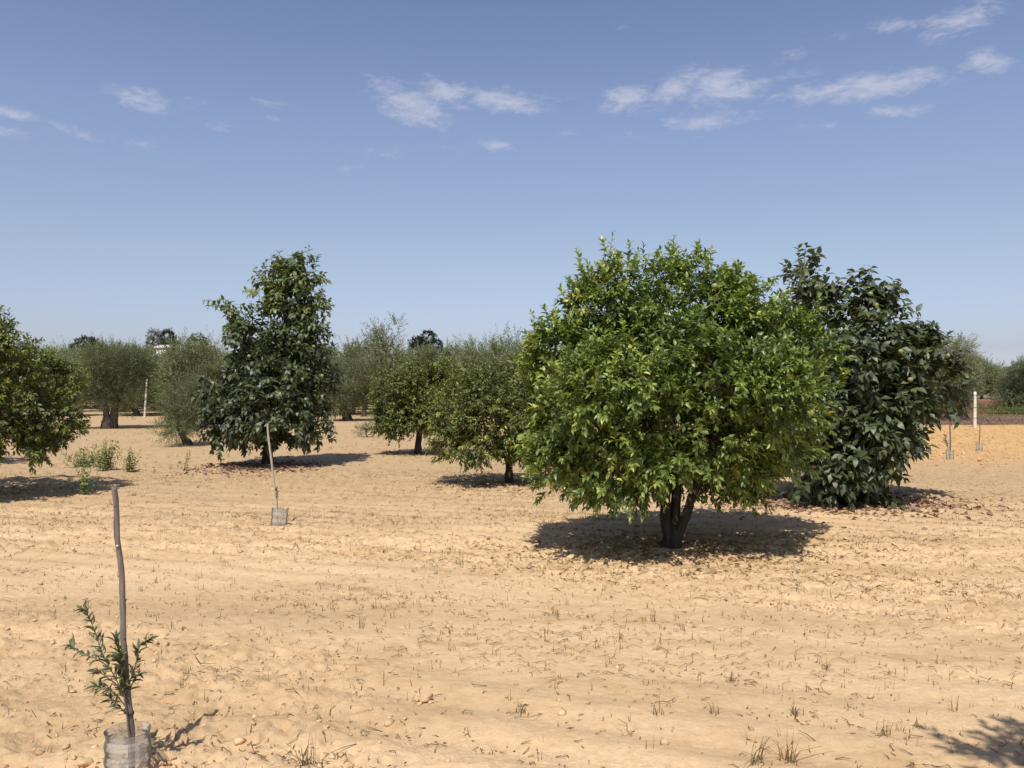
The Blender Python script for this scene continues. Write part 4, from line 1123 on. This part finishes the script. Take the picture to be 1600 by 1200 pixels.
mb = MB(); R = np.random.default_rng(88)
for px, py, n in ((200, 1215, 260), (436, 822, 160), (1484, 719, 60), (1530, 705, 50)):
    cx, cy = gpos(px, py); a = R.uniform(0, 6.28, n); r = .10 + np.abs(R.normal(size=n)) * .09
    blobs(mb, R, cx + np.cos(a) * r, cy + np.sin(a) * r, np.minimum(.003 + .005 * R.exponential(.8, n), .012), .8)
tag(mb.build('loose_soil', M['clod'], smooth=False), 'loose crumbs of earth heaped round the bottle guards', 'soil', kind='stuff')


# concrete posts
def post(px, py, h, w, label, seed, lean=0.0):
    x, d = gpos(px, py); m = MB(); R = np.random.default_rng(seed)
    z = np.linspace(-.1, h, 9); prof = [(-.5, -.5), (-.38, -.5), (.38, -.5), (.5, -.5 + .12), (.5, .5), (-.5, .5)]
    V = []
    for k, zz in enumerate(z):
        f = w * (1 - .28 * k / 8)
        V += [(a * f + lean * zz, b * f, zz) for a, b in prof]
    S = len(prof); q = [(k * S + j, k * S + (j + 1) % S, (k + 1) * S + (j + 1) % S, (k + 1) * S + j) for k in range(8) for j in range(S)]
    V = np.array(V); c = len(V); V = np.vstack([V, [[lean * h, 0, h + w * .25]]])
    m.add(V, [(8 * S + j, 8 * S + (j + 1) % S, c) for j in range(S)], q)
    root = empty('concrete_post', (x, d, hz(x, d))); tag(root, label, 'post', 'concrete fence posts')
    m.build('shaft', M['concrete'], root, smooth=False)
    for zz in (.35, .75, h - .12):
        wm = MB(); th = np.linspace(0, 2 * np.pi, 13); f = w * (1 - .28 * zz / h) * .74
        tube(wm, np.stack([np.cos(th) * f + lean * zz, np.sin(th) * f, 0 * th + zz], 1), .006, 4, cap=False)
        wm.build('wire_tie', M['tie'], root)


post(1523, 668, 1.33, .105, 'white tapering concrete post at the edge of the orange ploughed plot', 1, .01)
post(226, 652, 1.9, .085, 'pale leaning post against the dark foliage right of the old olive', 2, .06)


# white house glimpsed through the skyline trees
def house():
    d = 92.0; x = (249 - CX) / K * d; H = EYE + (HY - 541) / K * d
    root = empty('white_house', (x, d, 0)); tag(root, 'small white house glimpsed between far trees on the left skyline', 'house')

    def box(mb, x0, x1, y0, y1, z0, z1):
        V = [(a, b, c) for c in (z0, z1) for a, b in ((x0, y0), (x1, y0), (x1, y1), (x0, y1))]
        mb.add(V, None, [(3, 2, 1, 0), (4, 5, 6, 7), (0, 1, 5, 4), (1, 2, 6, 5), (2, 3, 7, 6), (3, 0, 4, 7)])
    w = .42
    m = MB(); box(m, -w, w, 0, 4, 0, H - .25); m.build('wall', M['white'], root, False)
    m = MB(); box(m, -w - .12, w + .12, -.12, 4.12, H - .25, H - .05); m.add([(-w - .12, -.12, H - .05), (w + .12, -.12, H - .05), (w + .12, 4.12, H - .05), (-w - .12, 4.12, H - .05), (-w, 2, H + .25), (w, 2, H + .25)],
                                                                       [(0, 4, 3), (1, 2, 5)], [(0, 1, 5, 4), (2, 3, 4, 5)]); m.build('roof', M['white'], root, False)
    for xx in (-.7, .6):
        m = MB(); box(m, xx - .3, xx + .3, -.03, .05, H - 1.9, H - 1.0); m.build('window', M['dark'], root, False)


house()

# ------------------------------------------------------------------ litter under the trees
mb = MB(); R = np.random.default_rng(15)
x, y = ring_pts(R, PRx + .1, PRd - .1, 0, 1.5, 2600, 1.15, .75); flat_leaves(mb, R, x, y, .075, .045, .7)
x, y = ring_pts(R, PRx - .6, PRd - .5, 0, 1.6, 700, 1.3, .5); flat_leaves(mb, R, x, y, .07, .04, .7)
x, y = ring_pts(R, PLx - .1, PLd - .2, 0, 1.3, 2200, .95, .8); flat_leaves(mb, R, x, y, .085, .05, .7)
tag(mb.build('fallen_leaves', M['litter']), 'dusky red fallen leaves spread under the persimmon trees', 'leaf litter', kind='stuff')
mb = MB()
x, y = ring_pts(R, LX, LD - .1, .3, 2.0, 2400, 1.0, .62); flat_leaves(mb, R, x, y, .055, .024, .7)
ox, oy = gpos(797, 757); x, y = ring_pts(R, ox, oy, .1, 1.5, 1100, 1, .7); flat_leaves(mb, R, x, y, .06, .026, .7)
ox, oy = gpos(652, 711); x, y = ring_pts(R, ox, oy, .1, 1.3, 600, 1, .7); flat_leaves(mb, R, x, y, .06, .026, .7)
x, y = ring_pts(R, -8, 12.4, .1, 2.0, 900, 1, .7); flat_leaves(mb, R, x, y, .06, .026, .7)
tag(mb.build('tan_leaves', M['tan_litter']), 'tan curled fallen leaves under the citrus trees', 'leaf litter', kind='stuff')

# ------------------------------------------------------------------ sky, sun, camera
LIGHT = Vector((.13, .62, -1.0)).normalized()
el = math.asin(-LIGHT.z); SUNROT = math.pi + math.atan2(.13, .62)
w = bpy.data.worlds.new('World'); sc.world = w; w.use_nodes = True
N, L = w.node_tree.nodes, w.node_tree.links
bg = N['Background']; bg.inputs['Strength'].default_value = .10
sky = N.new('ShaderNodeTexSky'); sky.sky_type = 'NISHITA'; sky.sun_disc = False; sky.sun_elevation = el; sky.sun_rotation = SUNROT
sky.altitude = 0; sky.air_density = 1.0; sky.dust_density = 1.0; sky.ozone_density = 1.0
tc = N.new('ShaderNodeTexCoord'); sp = N.new('ShaderNodeSeparateXYZ'); L.new(tc.outputs['Generated'], sp.inputs[0])


def mth(op, a, b=None, c=None, clamp=False):
    x = N.new('ShaderNodeMath'); x.operation = op; x.use_clamp = clamp
    for i, s in enumerate((a, b, c)):
        if s is None: continue
        if isinstance(s, (int, float)): x.inputs[i].default_value = s
        else: L.new(s, x.inputs[i])
    return x.outputs[0]


az = mth('ARCTAN2', sp.outputs[0], sp.outputs[1]); ev = mth('ARCSINE', sp.outputs[2])
cb = N.new('ShaderNodeCombineXYZ'); L.new(az, cb.inputs[0]); L.new(ev, cb.inputs[1])
tr = N.new('ShaderNodeValToRGB'); cr = tr.color_ramp          # sky tint by height above the horizon, dimmed overhead to cut ambient fill
for k, (p, c) in enumerate(((.0092, (1.298, 1.389, 1.987)), (.0398, (1.0, .985, 1.30)), (.153, (1.27, 1.15, 1.175)), (.2944, (1.45, 1.27, 1.315)), (.4131, (1.27, 1.18, 1.275)), (.56, (.85, .86, .98)), (1.0, (.66, .69, .82)))):
    e = cr.elements[k] if k < 2 else cr.elements.new(p)
    e.position = p; e.color = (c[0] / 2, c[1] / 2, c[2] / 2, 1)
L.new(sp.outputs[2], tr.inputs['Fac'])
tm = N.new('ShaderNodeMix'); tm.data_type = 'RGBA'; tm.blend_type = 'MULTIPLY'; tm.inputs['Factor'].default_value = 1
L.new(sky.outputs[0], tm.inputs['A']); L.new(tr.outputs['Color'], tm.inputs['B'])
tv = N.new('ShaderNodeVectorMath'); tv.operation = 'SCALE'; tv.inputs['Scale'].default_value = 2.0; L.new(tm.outputs['Result'], tv.inputs[0])
# wisps of cloud: (photo column, row, half length, half height, slant, strength)
CL = [(220, 154, 48, 15, -.05, .85), (640, 165, 62, 24, -.38, 1.0), (700, 145, 45, 18, -.25, 1.0), (785, 157, 65, 18, -.08, 1.0), (978, 155, 38, 18, .05, 1.0), (1060, 135, 50, 20, .35, .95), (1125, 135, 60, 26, -.05, 1.0),
      (1105, 188, 62, 13, .03, .85), (1350, 136, 110, 17, .02, 1.0), (1390, 174, 60, 11, -.08, .7), (1235, 85, 30, 14, .2, .55), (1240, 115, 38, 9, 0, .5), (1500, 33, 52, 18, .15, .85), (1398, 43, 36, 11, -.1, .7), (1548, 94, 34, 14, -.25, .95),
      (1515, 100, 40, 12, .3, .6), (120, 208, 50, 9, -.15, .6), (210, 222, 50, 8, -.12, .45), (15, 178, 34, 10, 0, .7), (5, 203, 30, 8, 0, .65), (775, 226, 40, 11, -.08, .7), (600, 238, 45, 12, .08, .5), (700, 232, 40, 8, -.1, .45),
      (350, 198, 50, 14, .05, .4), (425, 163, 45, 9, -.1, .45), (427, 186, 12, 7, -.2, .55), (880, 156, 30, 8, .0, .5), (550, 262, 40, 8, .15, .35), (700, 259, 30, 6, .05, .4), (885, 210, 20, 12, 0, .4), (960, 205, 60, 12, -.2, .38),
      (1285, 195, 40, 8, 0, .5), (1310, 58, 40, 8, 0, .45), (1100, 213, 24, 5, 0, .4), (300, 155, 30, 12, -.1, .4), (345, 302, 50, 8, -.05, .22), (870, 246, 25, 5, 0, .35), (965, 42, 22, 6, -.1, .3), (1440, 125, 40, 6, .05, .4)]
acc = None
for px, py, hx, hy, rot, st in CL:
    a0 = math.atan((px - CX) / K); e0 = math.atan((HY - py) / K * math.cos(a0))
    mp = N.new('ShaderNodeMapping'); mp.vector_type = 'TEXTURE'
    mp.inputs['Location'].default_value = (a0, e0, 0); mp.inputs['Rotation'].default_value = (0, 0, rot); mp.inputs['Scale'].default_value = (hx * 1.75 / K, hy * 1.7 / K, 1)
    L.new(cb.outputs[0], mp.inputs['Vector'])
    ln = N.new('ShaderNodeVectorMath'); ln.operation = 'LENGTH'; L.new(mp.outputs[0], ln.inputs[0])
    v = mth('MULTIPLY', mth('SUBTRACT', 1.0, ln.outputs['Value'], clamp=True), st)
    acc = v if acc is None else mth('MAXIMUM', acc, v)


def cnoise(sx, sy, rot, scale, detail, rough, dist=0.0):
    mp = N.new('ShaderNodeMapping'); mp.inputs['Rotation'].default_value = (0, 0, rot); mp.inputs['Scale'].default_value = (sx, sy, 1)
    L.new(cb.outputs[0], mp.inputs['Vector'])
    n = N.new('ShaderNodeTexNoise'); n.inputs['Scale'].default_value = scale; n.inputs['Detail'].default_value = detail; n.inputs['Roughness'].default_value = rough; n.inputs['Distortion'].default_value = dist
    L.new(mp.outputs[0], n.inputs['Vector']); return n.outputs['Fac']


n1 = cnoise(1, 2.6, .22, 30, 8, .68, .4); n2 = cnoise(1, 2.8, -.5, 85, 6, .68, .3)
den = mth('ADD', mth('MULTIPLY', acc, 1.25), mth('MULTIPLY', mth('SUBTRACT', n1, .55), 2.1))
den = mth('ADD', den, mth('MULTIPLY', mth('SUBTRACT', n2, .5), .9))
den = mth('MULTIPLY', den, mth('GREATER_THAN', acc, .001))
mr = N.new('ShaderNodeMapRange'); mr.interpolation_type = 'SMOOTHSTEP'; mr.inputs['From Min'].default_value = .16; mr.inputs['From Max'].default_value = 1.25; mr.inputs['To Max'].default_value = .54
L.new(den, mr.inputs['Value'])
mrf = mth('MULTIPLY', mr.outputs[0], mth('MULTIPLY', acc, 3.0, clamp=True))
cm_ = N.new('ShaderNodeMix'); cm_.data_type = 'RGBA'; cm_.inputs['B'].default_value = (7.0, 6.9, 7.7, 1)
L.new(mrf, cm_.inputs['Factor']); L.new(tv.outputs[0], cm_.inputs['A']); L.new(cm_.outputs['Result'], bg.inputs['Color'])

sd = bpy.data.lights.new('sun', 'SUN'); sd.energy = 4.4; sd.angle = math.radians(.53); sd.color = (1.0, .95, .87)
so = bpy.data.objects.new('sun', sd); col.objects.link(so); so.rotation_euler = LIGHT.to_track_quat('-Z', 'Y').to_euler(); so.location = (-3, -10, 20)

cd = bpy.data.cameras.new('camera'); cam = bpy.data.objects.new('camera', cd); col.objects.link(cam)
cd.sensor_width = 36; cd.lens = 36 * K / 1600; cd.clip_end = 3000; cd.clip_start = .05
cam.location = (0, 0, EYE); cam.rotation_euler = (math.radians(90) + math.atan((HY - 600) / K), 0, 0)
sc.camera = cam

sc.view_settings.view_transform = 'Standard'; sc.view_settings.look = 'None'; sc.view_settings.gamma = 1.0; sc.view_settings.exposure = 0.0
sc.cycles.max_bounces = 8; sc.cycles.transparent_max_bounces = 12
